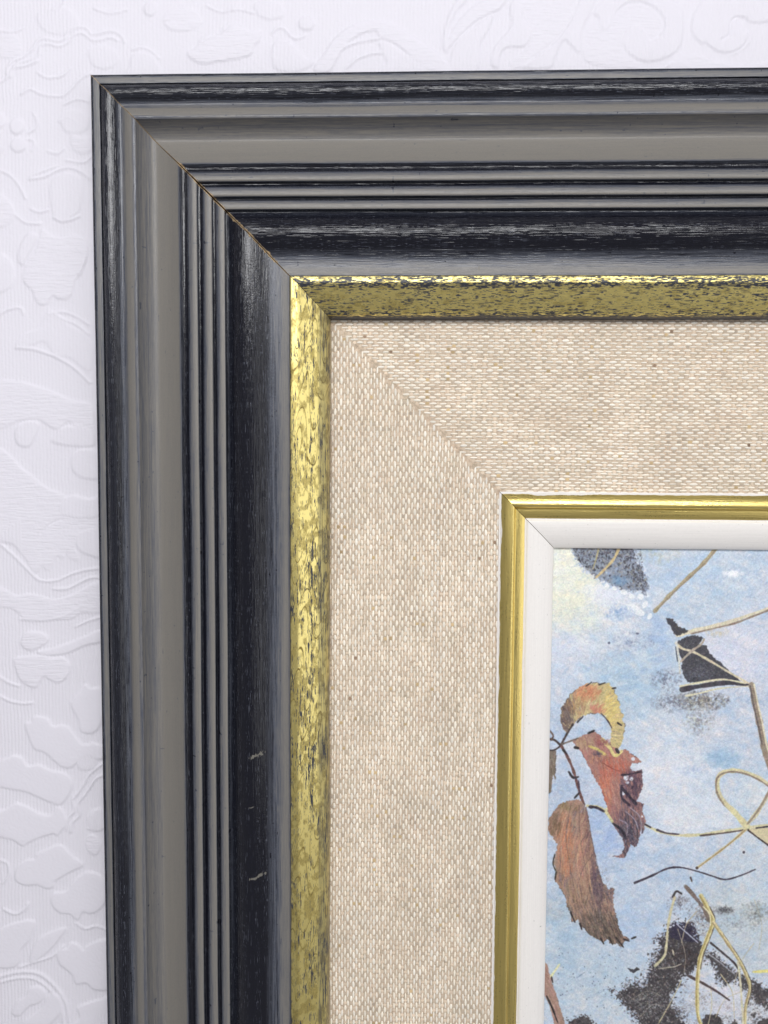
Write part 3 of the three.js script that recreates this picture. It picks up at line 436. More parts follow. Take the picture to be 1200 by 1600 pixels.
  // brushwork over the snow: short translucent strokes that follow the drifts
  for (let k = 0; k < 5200; k++) {
    const x = lerp(850, 1210, r()), y = lerp(850, 1610, r()), pale = fbm(x / 40 + 3, y / 30, 3) + 0.25 * (r() - 0.5), g = -0.5 + 1.3 * (fbm(x / 90, y / 90 + 20, 2) - 0.5) + (r() - 0.5) * 0.9, l = 3 + 12 * r() * r();
    c.strokeStyle = rgb(jit(pale > 0.56 ? [226, 231, 240] : pale > 0.47 ? [196, 208, 230] : pale > 0.4 ? [170, 194, 224] : [152, 180, 212], 16), 0.10 + 0.24 * r()); c.lineWidth = 0.8 + 2.6 * r(); c.beginPath(); c.moveTo(x, y); c.quadraticCurveTo(x + Math.cos(g) * l * 0.5 + (r() - 0.5) * 2, y + Math.sin(g) * l * 0.5 + (r() - 0.5) * 2, x + Math.cos(g) * l, y + Math.sin(g) * l); c.stroke();
  }
  for (let k = 0; k < 700; k++) dab(lerp(850, 1210, r()), lerp(850, 1610, r()), 0.5 + 0.9 * r(), 0.4 + 0.6 * r(), r() * 3, r() > 0.5 ? 'rgba(238,241,246,0.5)' : 'rgba(120,134,164,0.35)');
  for (const [x, y, rx, ry, n, col, a] of [[905, 930, 46, 60, 260, [236, 237, 218], 0.34], [880, 890, 26, 34, 120, [234, 237, 232], 0.3], [955, 925, 40, 20, 140, [228, 233, 244], 0.34], [890, 1010, 44, 26, 120, [214, 222, 238], 0.26], [1150, 1015, 50, 40, 200, [214, 218, 236], 0.26], [1050, 1190, 76, 44, 280, [222, 229, 240], 0.3], [1130, 1180, 26, 16, 80, [150, 186, 216], 0.3], [950, 1300, 40, 46, 160, [158, 184, 226], 0.3], [1070, 1260, 70, 34, 220, [220, 228, 238], 0.28], [985, 1060, 50, 40, 140, [158, 190, 220], 0.26], [1080, 900, 70, 34, 140, [172, 198, 228], 0.26], [1035, 1000, 18, 50, 90, [160, 186, 222], 0.3], [880, 1490, 24, 70, 120, [166, 192, 214], 0.3], [960, 1510, 60, 40, 160, [202, 216, 230], 0.25], [1165, 1465, 50, 34, 160, [200, 210, 220], 0.3], [1130, 1560, 40, 40, 140, [214, 218, 232], 0.3], [995, 1440, 40, 40, 120, [182, 202, 232], 0.25]]) for (let k = 0; k < n; k++) { const t = r() * 6.283, q = Math.sqrt(r()); dab(x + Math.cos(t) * rx * q * 1.1, y + Math.sin(t) * ry * q * 1.1, 3 + 9 * r(), 2 + 5 * r(), -0.6 + r(), rgb(jit(col, 14), a * 1.35 * (1 - 0.85 * q) * (0.4 + 0.6 * r()))); }
  const DARK = [[52, 50, 58], [70, 66, 74], [96, 92, 98], [38, 36, 44], [122, 128, 138]], EARTH = [[58, 52, 54], [44, 42, 46], [84, 74, 72], [110, 104, 104], [70, 66, 66]];
  // dark undergrowth along the upper edge
  patch('894,850 903,873 912,888 925,896 940,906 955,914 968,920 985,924 1000,925 1012,928 1018,915 1011,898 1003,884 996,868 992,850', 1400, [...DARK, [150, 160, 178], [140, 134, 122], [164, 176, 190], [184, 196, 212], [150, 172, 204], [170, 164, 150]], 2.2, 0.75, [134, 144, 162], 7);
  patch('975,850 1000,850 1006,885 1014,915 1000,924 985,905 974,880', 460, DARK, 1.8, 0.8); patch('894,850 985,850 976,868 934,890 912,886', 520, DARK, 1.8, 0.8); const SNOW = [[214, 222, 236], [196, 208, 228], [224, 228, 236], [180, 198, 222]]; broken('894,850 903,873 912,888 925,896 940,906 955,914 968,920 985,924 1000,925 1012,928 1018,915 1011,898 1003,884 996,868 992,850', 160, SNOW, 2.4, 3); smudge(970, 906, 18, 8, 90, [[130, 160, 190], [104, 140, 176]], 4, 0.6); smudge(1030, 868, 34, 14, 120, [[206, 206, 184], [196, 204, 206], [180, 190, 196]], 5, 0.45);
  line('970,856 962,872 950,886 934,901', 4, 4, [204, 184, 138]); line('938,856 934,872 929,888', 3, 2, [178, 168, 130]);
  for (const [x, y, w, h] of [[976, 924, 5, 4], [988, 931, 4.5, 4], [1002, 931, 5, 4.5], [1009, 943, 4, 6], [1016, 961, 3.5, 5], [962, 918, 4, 3], [950, 914, 4, 3], [994, 951, 16, 6]]) dab(x, y, w, h, 0.5, 'rgba(240,243,246,0.85)');
  smudge(968, 955, 26, 14, 160, [[150, 178, 214], [132, 160, 202], [190, 204, 226]], 3.4, 0.5); smudge(985, 1000, 40, 16, 200, [[130, 142, 170], [116, 126, 154], [168, 186, 214]], 2.6, 0.45); dab(953, 1001, 2, 1.8, 0, 'rgba(88,92,116,.9)'); dab(997, 987, 2.4, 1.6, 0, 'rgba(92,98,122,.9)');
  // reed lines and the cracked dark wedge on the right
  line('1024,953 1050,926 1075,903 1100,880 1120,856', 6, 6, [176, 162, 132]); line('1023,955 1049,929 1074,906 1099,883 1119,859', 2, 2, [138, 126, 112], 0.6);
  line('1058,990 1090,982 1130,973 1170,960 1204,948', 7, 5, [220, 212, 188]); line('1080,988 1110,981 1145,973 1175,962 1204,951', 2.5, 3, [140, 122, 108], 0.85); smudge(1120, 986, 20, 8, 60, [[200, 190, 166], [214, 206, 188]], 3.5, 0.5);
  smudge(1142, 898, 18, 4, 70, [[240, 243, 248]], 5, 0.55);
  patch('1041,964 1052,966 1060,977 1077,983 1058,991 1054,988', 60, EARTH, 2.4, 0.8, [54, 52, 60], 2.5); patch('1059,999 1074,992 1086,990 1099,995 1091,1003 1102,1006 1108,1018 1122,1030 1152,1056 1156,1061 1130,1059 1090,1063 1074,1063 1066,1045 1065,1030 1061,1012', 700, [...EARTH, [116, 116, 126], [96, 94, 100]], 1.8, 0.7, [54, 52, 60], 3);
  line('1056,1002 1066,1010 1082,1015 1110,1030 1140,1048 1172,1066', 3.5, 3.5, [216, 206, 176]); line('1064,1030 1080,1015 1096,1003 1100,996', 4, 3, [176, 164, 148]); line('1057,1000 1060,1020 1063,1048', 3.5, 2.5, [214, 214, 204]); line('1056,1008 1059,1030', 1.4, 1.4, [70, 76, 92]);
  smudge(1040, 1058, 26, 18, 240, [[108, 112, 130], [86, 88, 104], [170, 180, 200], [140, 150, 172]], 2.6, 0.6); smudge(1092, 1052, 24, 9, 120, [[120, 128, 146], [70, 70, 82]], 2.4, 0.5);
  line('1066,1073 1100,1067 1140,1063 1168,1067', 9, 5, [64, 62, 70], 0.85); smudge(1096, 1090, 44, 16, 700, [[92, 88, 94], [120, 118, 122], [70, 68, 74], [168, 164, 154], [196, 190, 170]], 2.6, 0.8); smudge(1092, 1120, 26, 26, 420, [[120, 118, 124], [150, 152, 160], [196, 204, 210], [214, 214, 200]], 2.6, 0.7); smudge(1050, 1092, 34, 18, 360, [[128, 130, 144], [150, 158, 176], [104, 104, 116]], 2.4, 0.65);
  line('1063,1068 1090,1063 1130,1058 1164,1064', 3.2, 2.6, [222, 216, 184]); line('1072,1083 1092,1079 1122,1072 1172,1068', 3, 2, [216, 210, 182]);
  line('1173,1066 1179,1095 1186,1125 1193,1158 1204,1196', 9, 11, [150, 136, 120]); line('1177,1066 1183,1095 1190,1125 1197,1158 1207,1192', 2.5, 3, [224, 216, 188]); line('1171,1068 1176,1095 1183,1125 1190,1158', 3, 2.5, [96, 88, 88], 0.75);
  smudge(1130, 1180, 26, 14, 120, [[158, 188, 214], [170, 196, 220]], 5, 0.4); smudge(1085, 1198, 26, 10, 60, [[170, 190, 220]], 4, 0.4);
  // the looped dry stalk
  stem('1168,1286 1150,1264 1131,1246 1122,1228 1123,1208 1134,1200 1156,1199 1182,1208 1206,1223', 7, [138, 122, 108], [214, 206, 168]); line('1168,1286 1150,1266 1134,1250', 9, 6, [222, 214, 170], 0.8);
  stem('1204,1228 1192,1250 1180,1268 1170,1280', 7, [150, 134, 118], [216, 208, 178]); poly([[1168, 1289], [1206, 1287], [1206, 1318]]); c.fillStyle = 'rgba(214,200,160,.9)'; c.fill(); line('1169,1291 1186,1304 1204,1317', 2.2, 2.6, [72, 60, 58]);
  line('948,1258 958,1272 1000,1278 1014,1286 1032,1294 1058,1299 1090,1299 1130,1293 1170,1287 1204,1283', 4.5, 4.5, [216, 210, 172]); line('1027,1291 1042,1296 1062,1298', 4, 2, [74, 66, 76]); line('1095,1300 1130,1296 1170,1290', 3, 2, [86, 74, 70]); line('1182,1288 1204,1285', 2.6, 2.6, [60, 54, 62]);
  stem('1166,1290 1146,1308 1122,1327 1090,1351', 4.5, [150, 128, 96], [212, 200, 156]); dab(1090, 1351, 2.4, 2.4, 0, 'rgba(74,62,58,.95)'); line('992,1375 1018,1364 1044,1352 1062,1350 1086,1355 1112,1363 1134,1369 1160,1362 1181,1353', 3.2, 2.2, [66, 60, 72]); dab(1163, 1326, 2, 2.2, 0, 'rgba(64,60,72,.95)'); line('1080,1366 1082,1372', 3, 2.4, [80, 68, 64]);
  // curled ochre leaf
  leaf('877,1120 878,1102 884,1092 893,1079 905,1070 918,1063 924,1064 932,1061 940,1064 952,1061 954,1067 962,1070 960,1076 967,1083 965,1088 971,1095 968,1100 975,1112 973,1120 978,1128 975,1142 972,1156 966,1166 958,1173 946,1174 936,1171 926,1164 942,1168 950,1162 955,1150 957,1138 953,1125 945,1112 935,1109 920,1110 908,1115 898,1125 891,1135 885,1139 880,1131',
    (x, y) => { const t = clamp((x - 882) / 80), u = clamp((1104 - y) / 40); const n = noise(x / 6, y / 12); return x < 898 + 10 * n ? [lerp(112, 170, u), lerp(94, 130, u), lerp(92, 104, u)] : t < 0.2 + 0.25 * n ? [202, 148 + 18 * u, 112] : n > 0.76 ? [206, 160, 116] : [220, 200, 132]; }, (x, y) => Math.atan2(y - 1150, x - 925) + 0.5, 900, 9, 2.4, [52, 44, 48], [[885, 1112, 13, 26, 320, [[104, 88, 88], [128, 104, 92], [84, 74, 82]], 7, 0.8], [916, 1080, 22, 13, 260, [[208, 142, 106], [196, 128, 98]], 8, 0.7], [935, 1104, 14, 8, 110, [[196, 122, 106]], 6, 0.7], [954, 1100, 14, 40, 300, [[230, 212, 134], [222, 196, 118]], 7, 0.7], [900, 1098, 16, 14, 120, [[190, 152, 104], [150, 116, 92]], 7, 0.6], [960, 1150, 10, 22, 60, [[120, 104, 104], [236, 220, 140]], 5, 0.6]]);
  line('903,1123 912,1114', 3, 2.5, [48, 44, 50]); line('940,1109 950,1120 957,1132', 2.6, 2, [78, 66, 74]); for (const q of ['917,1067 926,1061', '937,1065 947,1062', '958,1071 963,1070', '966,1124 972,1128']) line(q, 2.6, 2, [50, 44, 46]);
  // hanging brown scrap at the left edge
  leaf('853,1164 870,1167 868,1188 868,1214 864,1204 861,1232 853,1236', () => [112, 98, 80], () => 1.6, 90, 9, 2, [44, 38, 38]); line('853,1149 866,1150 878,1160', 3.6, 3.6, [70, 58, 58]); line('853,1166 866,1166 876,1160', 3, 2.6, [66, 56, 56]); line('860,1136 865,1144 862,1150', 3, 3, [104, 84, 74]);
  line('877,1158 886,1142 896,1126', 3.4, 3, [70, 58, 58]); line('878,1157 898,1150 914,1146', 3.4, 3, [112, 98, 90]); line('878,1160 888,1178 897,1200 904,1226 912,1250', 5, 4, [112, 80, 76]); line('881,1166 886,1172', 4, 3, [58, 50, 52]); line('889,1200 896,1209 904,1208', 3, 4, [54, 48, 54]); line('904,1214 906,1232', 3, 2.5, [70, 58, 72], 0.8); line('898,1241 905,1233', 3, 2.6, [48, 44, 48]);
  // red leaf, charred along its right side and its torn tip
  leaf('894,1153 905,1147 918,1140 930,1137 942,1146 952,1156 966,1168 976,1165 985,1170 995,1177 1004,1185 996,1187 989,1186 985,1194 990,1200 1003,1198 1004,1206 1006,1220 1000,1236 994,1246 1007,1250 1004,1262 1010,1280 1004,1298 1001,1288 1000,1300 996,1316 991,1318 986,1314 982,1326 976,1335 966,1335 957,1333 972,1330 976,1320 974,1306 966,1295 957,1282 951,1263 946,1245 940,1226 931,1212 922,1195 915,1180 908,1168 900,1159',
    (x, y) => { const right = x > 968 + (y > 1195 ? 0 : 40) - (y > 1250 ? (y - 1250) * 0.35 : 0), tip = y > 1275; return tip ? [84, 74, 92] : right ? [92, 72, 88] : y < 1162 && x < 935 ? [176, 142, 116] : y > 1230 ? [168, 112, 100] : [186 + 14 * noise(x / 5, y / 9), 116, 96]; }, (x, y) => 1.35, 1100, 10, 2.2, [58, 46, 58], [[912, 1152, 20, 9, 120, [[190, 164, 128], [164, 132, 108]], 6, 0.7], [940, 1150, 13, 9, 110, [[150, 92, 92], [170, 112, 100]], 5, 0.7], [936, 1176, 16, 10, 100, [[118, 88, 96], [200, 150, 110]], 6, 0.6], [960, 1190, 26, 20, 240, [[200, 110, 86], [190, 98, 80]], 8, 0.6], [945, 1230, 12, 40, 220, [[204, 122, 94], [190, 100, 82], [214, 150, 116]], 12, 0.55], [990, 1224, 22, 36, 420, [[84, 66, 84], [66, 54, 70], [116, 82, 92]], 6, 0.85], [982, 1296, 24, 42, 480, [[74, 68, 84], [54, 50, 62], [112, 106, 122]], 8, 0.85], [960, 1264, 14, 16, 90, [[164, 116, 108], [120, 92, 100]], 8, 0.6]]);
  line('942,1150 954,1163 962,1175 972,1168', 6, 5, [222, 208, 140], 0.9); line('921,1160 934,1165 946,1173', 4, 4, [214, 196, 122], 0.85); smudge(944, 1155, 12, 7, 60, [[126, 82, 92], [160, 100, 92]], 3, 0.7); smudge(935, 1172, 8, 5, 30, [[88, 78, 92]], 3, 0.7); line('942,1186 962,1197 978,1201', 1.6, 1.2, [124, 66, 60], 0.8); line('942,1184 946,1215', 1.4, 1, [136, 74, 62], 0.7);
  line('920,1140 929,1136', 4, 3.4, [46, 40, 44]); line('899,1162 904,1163', 4, 3, [52, 44, 46]); line('964,1165 967,1170', 6, 5, [70, 62, 66]);
  for (const [x, y, w, h] of [[979, 1209, 4, 5], [987, 1211, 3, 3.4], [990, 1180, 3, 3], [975, 1232, 3, 5], [981, 1217, 3, 2.6], [1004, 1270, 1.6, 1.6]]) dab(x, y, w, h, 0.2, 'rgba(226,230,240,.95)'); line('972,1205 984,1204 1002,1200', 3, 3, [56, 46, 58]); line('972,1225 985,1240 994,1250', 4, 5, [52, 44, 58]); line('972,1222 972,1240 984,1252', 3, 4, [60, 50, 64]);
  smudge(988, 1224, 13, 26, 140, [[84, 66, 82], [64, 52, 66], [108, 80, 90]], 2.4, 0.7); smudge(984, 1298, 14, 22, 150, [[72, 66, 82], [52, 48, 60], [110, 104, 120]], 2.2, 0.7);
  for (const q of ['978,1262 992,1275 998,1290', '985,1256 1000,1270 1003,1296', '968,1275 980,1282 978,1310']) line(q, 1.6, 1.4, [176, 168, 184], 0.7); line('957,1280 972,1292 978,1304', 3, 5, [46, 42, 54]);
  line('917,1253 932,1255 946,1262 957,1278', 5, 4, [214, 206, 160]); line('922,1255 932,1256 944,1262', 5.4, 3.6, [58, 50, 62]); line('1008,1282 1017,1287', 4, 3, [66, 58, 72]);
  // long withered leaf
  leaf('862,1266 872,1254 880,1248 892,1244 905,1243 914,1252 918,1264 922,1290 926,1310 930,1330 934,1352 940,1372 950,1385 959,1384 958,1404 963,1430 968,1450 974,1460 984,1465 974,1470 970,1478 962,1470 960,1474 955,1474 948,1464 942,1473 936,1466 928,1462 920,1458 912,1446 906,1447 901,1434 893,1438 890,1422 884,1412 881,1395 873,1382 866,1372 868,1356 863,1344 868,1326 870,1312 862,1302 856,1290 856,1276',
    (x, y) => { const right = x > lerp(914, 952, clamp((y - 1250) / 160)), low = clamp((y - 1375) / 60); const base = right ? [124, 106, 108] : noise(x / 7, y / 26) > 0.56 ? [176, 132, 106] : noise(x / 5 + 40, y / 18) > 0.6 ? [112, 94, 88] : [150, 122, 104]; return [lerp(base[0], 98, low), lerp(base[1], 88, low), lerp(base[2], 84, low)]; }, (x, y) => lerp(2.0, 1.2, clamp((y - 1250) / 180)), 1900, 13, 3, [60, 50, 48], [[884, 1310, 14, 56, 320, [[204, 142, 108], [190, 126, 96]], 13, 0.6], [906, 1330, 10, 46, 160, [[190, 128, 112], [206, 164, 136]], 12, 0.5], [868, 1278, 12, 24, 140, [[112, 90, 72], [134, 108, 84]], 9, 0.7], [890, 1252, 22, 8, 90, [[128, 112, 80], [150, 128, 96]], 8, 0.6], [918, 1290, 6, 50, 140, [[140, 104, 98], [110, 86, 90]], 10, 0.6], [932, 1360, 10, 60, 260, [[104, 86, 98], [88, 74, 84]], 11, 0.75], [900, 1400, 26, 36, 260, [[130, 106, 88], [176, 148, 116], [104, 86, 78]], 10, 0.55], [936, 1446, 42, 30, 620, [[84, 74, 68], [66, 58, 56], [112, 98, 86], [140, 122, 106]], 10, 0.8]]);
  for (const q of ['916,1256 922,1290 930,1332 942,1378 956,1430 970,1464', '905,1252 906,1300 914,1350 926,1410', '892,1250 884,1300 890,1350 904,1420', '922,1292 908,1310 896,1340', '928,1328 912,1350 900,1384', '936,1362 922,1384 912,1416', '944,1394 932,1412 926,1440']) line(q, 1.5, 1, [104, 84, 78], 0.55); for (const q of ['884,1270 876,1300 878,1340', '908,1300 902,1340 908,1380', '918,1340 922,1376 932,1420']) line(q, 2.2, 1.2, [206, 170, 138], 0.5); smudge(936, 1440, 26, 26, 240, [[84, 74, 72], [66, 58, 58], [120, 106, 98]], 2, 0.6); smudge(944, 1390, 10, 40, 120, [[104, 88, 96], [86, 74, 82]], 2, 0.6);
  patch('934,1376 948,1384 958,1384 960,1402 950,1400', 60, [[74, 66, 78], [90, 80, 92]], 2.4, 0.8); for (const q of ['890,1422 897,1438', '905,1440 908,1450', '938,1464 943,1473', '951,1462 957,1474', '962,1462 974,1478', '975,1465 983,1468', '987,1464 994,1461']) line(q, 3.4, 2, [48, 42, 44]); line('866,1330 863,1345 867,1356', 2, 2, [58, 50, 44]); line('868,1358 866,1370', 3, 2, [64, 56, 48]);
  // stalk in the lower left corner
  leaf('846,1500 852,1506 858,1532 868,1560 881,1608 864,1608 855,1572 846,1552', () => [176, 136, 116], () => 1.3, 240, 12, 1.4, [90, 72, 66]); line('858,1526 872,1506', 3.4, 2.4, [226, 224, 176]); line('859,1527 861,1536', 4, 2.4, [64, 52, 48]); line('851,1558 860,1578 868,1600', 3, 2.4, [50, 46, 48]);
  for (let k = 0; k < 90; k++) dab(lerp(866, 1010, r()), lerp(1478, 1600, r()), 0.6 + 1.1 * r(), 0.5 + 0.7 * r(), r() * 3, rgb(jit([92, 104, 126], 40), 0.65)); line('899,1528 912,1519', 1.6, 1.2, [120, 140, 168], 0.7); patch('980,1511 990,1514 996,1509 1000,1514 990,1519 984,1517', 20, EARTH, 2, 0.9, [60, 58, 64], 1.5);
  // dark bare soil in the lower right
  patch('955,1547 968,1550 978,1540 982,1533 994,1532 1004,1540 1008,1522 1016,1508 1022,1498 1018,1492 1030,1480 1026,1466 1040,1454 1048,1440 1056,1437 1084,1440 1094,1464 1106,1480 1094,1500 1082,1518 1068,1524 1062,1544 1048,1554 1054,1572 1068,1590 1074,1608 1006,1608 990,1590 980,1578 966,1562', 2600, [...EARTH, [128, 124, 126], [150, 152, 158], [104, 96, 94]], 2.0, 0.7, [52, 47, 49], 8);
  patch('1048,1440 1056,1437 1084,1440 1094,1464 1092,1470 1070,1468 1048,1462 1045,1450', 160, [[48, 44, 66], [60, 56, 78], [40, 38, 54]], 2.2, 0.8, [52, 48, 68], 3); patch('1042,1480 1070,1474 1092,1488 1078,1510 1058,1512 1046,1508', 200, [[66, 56, 54], [52, 44, 44], [80, 66, 62]], 2.4, 0.8);
  patch('1102,1484 1116,1484 1132,1500 1152,1515 1178,1530 1206,1548 1206,1580 1180,1562 1166,1546 1152,1530 1136,1537 1122,1530 1120,1515 1108,1500', 700, [...EARTH, [140, 142, 146], [120, 116, 116]], 1.9, 0.75, [60, 56, 58], 6); patch('1092,1608 1104,1588 1124,1584 1134,1608', 100, EARTH, 2.4, 0.8, [66, 62, 62], 5); patch('1140,1608 1150,1592 1160,1608', 40, EARTH, 2, 0.8, [80, 76, 74], 4); patch('1184,1608 1190,1594 1206,1590 1206,1608', 60, EARTH, 2, 0.8, [60, 56, 58], 5); patch('880,1608 890,1596 902,1592 908,1588 920,1596 928,1608', 120, EARTH, 2.2, 0.85, [72, 66, 68], 5);
  patch('955,1547 968,1550 978,1540 982,1533 994,1532 1004,1540 1008,1522 1016,1508 1022,1498 1018,1492 1030,1480 1060,1500 1062,1544 1048,1554 1054,1572 1068,1590 1074,1608 1006,1608 990,1590 980,1578 966,1562', 460, LIGHTS, 1.7, 0.8, null, 6); patch('1102,1484 1116,1484 1132,1500 1152,1515 1178,1530 1206,1548 1206,1580 1180,1562 1166,1546 1152,1530 1136,1537 1122,1530 1120,1515 1108,1500', 200, LIGHTS, 1.4, 0.7, null, 5); smudge(1095, 1042, 40, 16, 170, [[136, 134, 142], [112, 112, 122]], 1.2, 0.8); smudge(1078, 1005, 18, 10, 50, [[126, 124, 132]], 1.1, 0.8);
  broken('955,1547 968,1550 978,1540 982,1533 994,1532 1004,1540 1008,1522 1016,1508 1022,1498 1018,1492 1030,1480 1026,1466 1040,1454 1048,1440 1056,1437 1084,1440 1094,1464 1106,1480 1094,1500 1082,1518 1068,1524 1062,1544 1048,1554 1054,1572 1068,1590 1074,1608 1006,1608 990,1590 980,1578 966,1562', 420, EARTH, 2, 7); patch('955,1547 968,1550 978,1540 982,1533 994,1532 1004,1540 1008,1522 1016,1508 1022,1498 1018,1492 1030,1480 1060,1500 1062,1544 1048,1554 1054,1572 1068,1590 1074,1608 1006,1608 990,1590 980,1578 966,1562', 460, LIGHTS, 1.7, 0.8, null, 6); patch('1102,1484 1116,1484 1132,1500 1152,1515 1178,1530 1206,1548 1206,1580 1180,1562 1166,1546 1152,1530 1136,1537 1122,1530 1120,1515 1108,1500', 200, LIGHTS, 1.4, 0.7, null, 5); smudge(1095, 1042, 40, 16, 170, [[136, 134, 142], [112, 112, 122]], 1.2, 0.8); smudge(1078, 1005, 18, 10, 50, [[126, 124, 132]], 1.1, 0.8);
  broken('955,1547 968,1550 978,1540 982,1533 994,1532 1004,1540 1008,1522 1016,1508 1022,1498 1018,1492 1030,1480 1026,1466 1040,1454 1048,1440 1056,1437 1084,1440 1094,1464 1106,1480 1094,1500 1082,1518 1068,1524 1062,1544 1048,1554 1054,1572 1068,1590 1074,1608 1006,1608 990,1590 980,1578 966,1562', 420, SNOW, 2.2, 6); broken('1102,1484 1116,1484 1132,1500 1152,1515 1178,1530 1206,1548 1206,1580 1180,1562 1166,1546 1152,1530 1136,1537 1122,1530 1120,1515 1108,1500', 160, EARTH, 2, 6); broken('1102,1484 1116,1484 1132,1500 1152,1515 1178,1530 1206,1548 1206,1580 1180,1562 1166,1546 1152,1530 1136,1537 1122,1530 1120,1515 1108,1500', 240, SNOW, 2, 5); broken('882,1600 906,1592 926,1604', 60, EARTH, 2, 6); smudge(1098, 1432, 22, 34, 360, [[70, 64, 68], [104, 96, 98], [150, 144, 146], [196, 196, 204]], 2, 0.75); smudge(1062, 1410, 22, 18, 150, [[74, 70, 78], [120, 116, 124]], 1.8, 0.6); smudge(1180, 1585, 24, 22, 220, EARTH, 2.2, 0.7); smudge(1120, 1596, 36, 12, 220, EARTH, 2.2, 0.7); smudge(1062, 1580, 24, 26, 180, [[60, 54, 56], [110, 104, 104]], 2, 0.6); smudge(1150, 1440, 40, 20, 260, [[150, 156, 166], [118, 120, 126], [182, 188, 196]], 2.4, 0.5);
  for (const [q, w, col] of [['1030,1600 1052,1560 1066,1530', 2, [206, 196, 160]], ['1108,1606 1114,1570 1112,1540', 1.8, [210, 202, 170]], ['1128,1520 1146,1548 1150,1590', 1.8, [200, 188, 154]], ['1180,1470 1160,1500 1148,1540', 1.6, [196, 188, 166]], ['1060,1448 1072,1490 1070,1520', 1.6, [170, 160, 146]], ['1090,1420 1074,1440 1066,1470', 1.8, [190, 178, 150]], ['1120,1590 1136,1560 1160,1548', 1.6, [196, 186, 160]], ['990,1560 1014,1548 1034,1556', 1.4, [150, 146, 136]], ['1000,1590 1022,1570 1040,1574', 1.4, [160, 152, 140]], ['1180,1400 1192,1440 1188,1480', 1.6, [200, 196, 176]]]) line(q, w, w * 0.7, col, 0.85);
  smudge(1020, 1570, 44, 34, 420, [[150, 150, 152], [186, 186, 190], [120, 116, 116], [46, 42, 44]], 1.6, 0.8); smudge(1060, 1490, 30, 30, 160, [[150, 146, 150], [40, 36, 40], [110, 100, 100]], 1.5, 0.8);
  smudge(1010, 1562, 30, 24, 160, [[168, 172, 176], [134, 150, 150], [186, 176, 160]], 1.8, 0.6); smudge(1095, 1560, 34, 26, 320, [[190, 178, 160], [140, 130, 126], [206, 210, 222], [110, 100, 98]], 2, 0.6); smudge(1140, 1575, 20, 16, 120, [[150, 140, 140], [210, 210, 220]], 2, 0.6); smudge(1133, 1418, 18, 8, 160, [[96, 96, 100], [128, 130, 134], [74, 74, 78]], 2.6, 0.7); smudge(1182, 1422, 26, 20, 280, [[110, 112, 114], [140, 146, 148], [168, 172, 166]], 2.8, 0.55); smudge(1100, 1430, 20, 30, 220, [[136, 126, 122], [168, 160, 152], [104, 98, 100], [200, 200, 206]], 2.2, 0.6);
  smudge(1062, 1402, 16, 8, 70, [[96, 90, 94], [120, 112, 114]], 2.4, 0.6); line('1072,1380 1086,1396 1104,1420 1110,1434', 6, 8, [122, 108, 100], 0.85); line('1052,1397 1058,1388 1066,1392', 3, 3.4, [66, 60, 62]); line('1112,1470 1130,1485 1150,1503 1158,1516', 3.4, 3, [70, 64, 66]); line('1098,1480 1120,1496 1150,1520', 2, 2, [180, 182, 190], 0.7);
  line('1075,1522 1100,1535 1122,1548 1142,1562', 4.4, 3, [84, 70, 72]); line('1058,1440 1074,1454 1092,1470', 2.2, 1.8, [186, 190, 206]);
  line('1055,1398 1048,1424 1044,1450 1042,1475 1039,1491 1024,1508', 4, 4, [206, 198, 164]); line('1052,1482 1054,1490', 2.4, 2, [200, 190, 170]); line('1030,1512 1056,1508 1066,1504', 2, 1.6, [190, 182, 166], 0.8);
  line('1098,1396 1111,1416 1118,1434 1109,1466 1100,1490 1096,1512', 3, 2.4, [96, 84, 72], 0.8); line('1119,1438 1139,1467 1159,1497 1171,1521 1177,1540 1171,1570', 2.6, 2.2, [90, 80, 72], 0.8);
  stem('1096,1394 1108,1416 1115,1434 1106,1464 1097,1488 1093,1510 1091,1556 1093,1588 1100,1608', 6.5, [170, 152, 96], [222, 212, 160], 0.2); stem('1116,1437 1136,1466 1156,1496 1168,1520 1174,1540 1168,1570 1166,1608', 5.5, [164, 146, 108], [214, 202, 156], 0.2); line('1155,1500 1159,1532 1162,1572 1164,1600', 3.4, 3, [212, 206, 178]); line('1100,1412 1110,1424 1112,1442', 3, 2, [232, 226, 190], 0.9); line('1179,1516 1206,1514', 3, 6, [228, 220, 140]);
  // print grain: fine speckle of ink dots
  c.setTransform(1, 0, 0, 1, 0, 0); const im2 = c.getImageData(0, 0, W, H), e = im2.data;
  for (let q = 0; q < 3; q++) { let ch = new Float32Array(W * H); for (let i = 0; i < ch.length; i++) ch[i] = e[i * 4 + q]; ch = blur(ch, W, H, 1); for (let i = 0; i < ch.length; i++) e[i * 4 + q] = ch[i]; }
  for (let j = 0; j < H; j++) for (let i = 0; i < W; i++) { const o = (j * W + i) * 4, g = (noise(i / 1.7, j / 1.7) - 0.5) * 22 + (noise(i / 3.5 + 90, j / 3.5) - 0.5) * 20; e[o] = clamp(e[o] * 0.99 + g, 0, 255); e[o + 1] = clamp(e[o + 1] * 0.985 + g * 0.9 + (noise(i / 2 + 300, j / 2) - 0.5) * 8, 0, 255); e[o + 2] = clamp(e[o + 2] * 0.98 + g * 0.8, 0, 255); }
  c.putImageData(im2, 0, 0);
  const t = new THREE.CanvasTexture(cv); t.colorSpace = THREE.SRGBColorSpace; t.anisotropy = 8; return t;
}
const printMat = new THREE.MeshStandardMaterial({ name: 'printed_paper', map: paintPrint(), roughness: 0.55 });
const card = new THREE.MeshStandardMaterial({ name: 'card', color: 0xd9d4c8, roughness: 0.9 });
const sheet = new THREE.Mesh(new THREE.BoxGeometry((FW - 237) * MM, (FH - 237) * MM, 0.6 * MM), [card, card, card, card, printMat, card]);
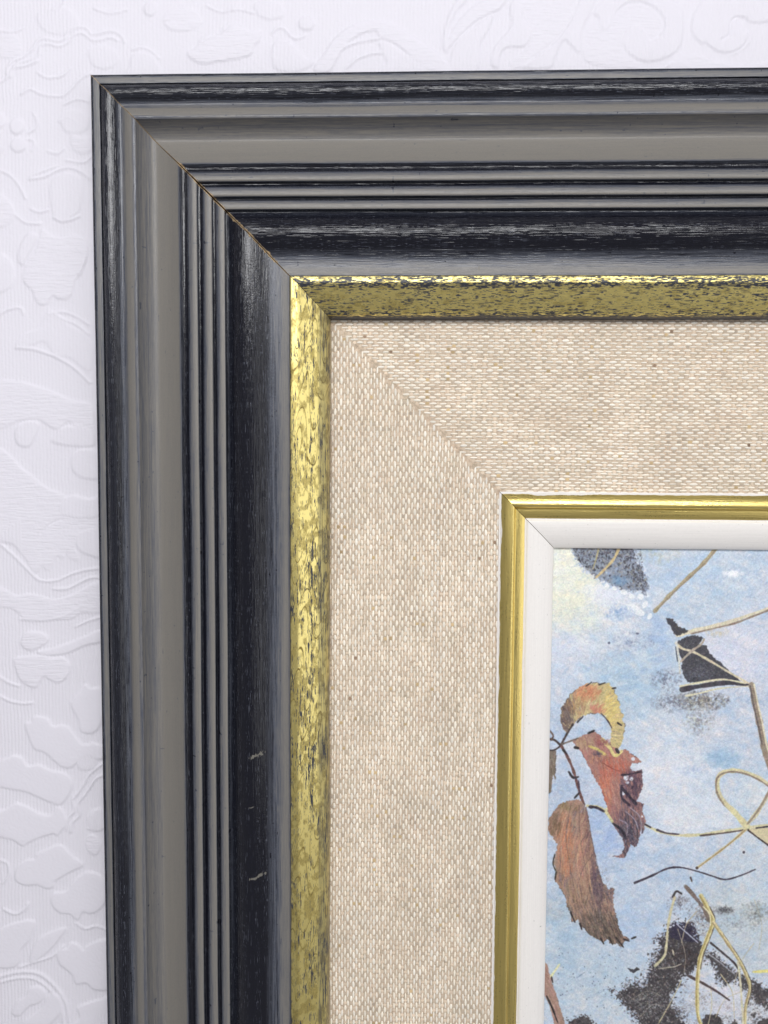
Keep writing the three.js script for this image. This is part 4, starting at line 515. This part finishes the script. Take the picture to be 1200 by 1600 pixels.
sheet.name = 'art_print'; sheet.castShadow = sheet.receiveShadow = true; sheet.position.set(FW / 2 * MM, HANG - FH / 2 * MM, 0.5 * MM);
sheet.userData = { label: 'printed painting of withered leaves and dry stalks on snow inside the white slip', category: 'art print' };
scene.add(sheet);

// ---------------------------------------------------------------- the lamp that lights it, above and behind the viewer
const lamp = new THREE.Group(); lamp.name = 'panel_lamp'; lamp.position.copy(LAMP_AT); lamp.lookAt(LAMP_TO);
lamp.userData = { label: 'long white panel lamp glowing high in front of the frame', category: 'lamp' };
scene.add(lamp);
{ const b = new THREE.BoxGeometry(LAMP_W + 0.03, LAMP_H + 0.03, 0.03); b.translate(0, 0, -0.024); part('housing', b, new THREE.MeshStandardMaterial({ name: 'lamp_housing', color: 0xdddddd, roughness: 0.5 }), lamp);
  const d = new THREE.BoxGeometry(LAMP_W, LAMP_H, 0.004); d.translate(0, 0, -0.005); part('diffuser', d, new THREE.MeshStandardMaterial({ name: 'lamp_glow', color: 0xffffff, emissive: 0xffffff, emissiveIntensity: 2, roughness: 0.6 }), lamp); }

// the curtained window to the right
const win = new THREE.Group(); win.name = 'window'; win.position.copy(SIDE_AT); win.lookAt(SIDE_TO);
win.userData = { label: 'white framed window with pale daylight, off to the right', category: 'window' };
scene.add(win);
{ const g = []; for (const [w, h, x, y] of [[SIDE_W + 0.12, 0.06, 0, SIDE_H / 2 + 0.03], [SIDE_W + 0.12, 0.06, 0, -SIDE_H / 2 - 0.03], [0.06, SIDE_H - 0.002, SIDE_W / 2 + 0.03, 0], [0.06, SIDE_H - 0.002, -SIDE_W / 2 - 0.03, 0]]) { const b = new THREE.BoxGeometry(w, h, 0.06); b.translate(x, y, -0.035); g.push(b); }
  part('window_frame', mergeGeometries(g), new THREE.MeshStandardMaterial({ name: 'window_paint', color: 0xe6e4de, roughness: 0.5 }), win);
  const d = new THREE.BoxGeometry(SIDE_W, SIDE_H, 0.004); d.translate(0, 0, -0.008); part('window_pane', d, new THREE.MeshStandardMaterial({ name: 'window_glow', color: 0xffffff, emissive: 0xffffff, emissiveIntensity: 0.6, roughness: 0.5 }), win); }

renderer.render(scene, camera);
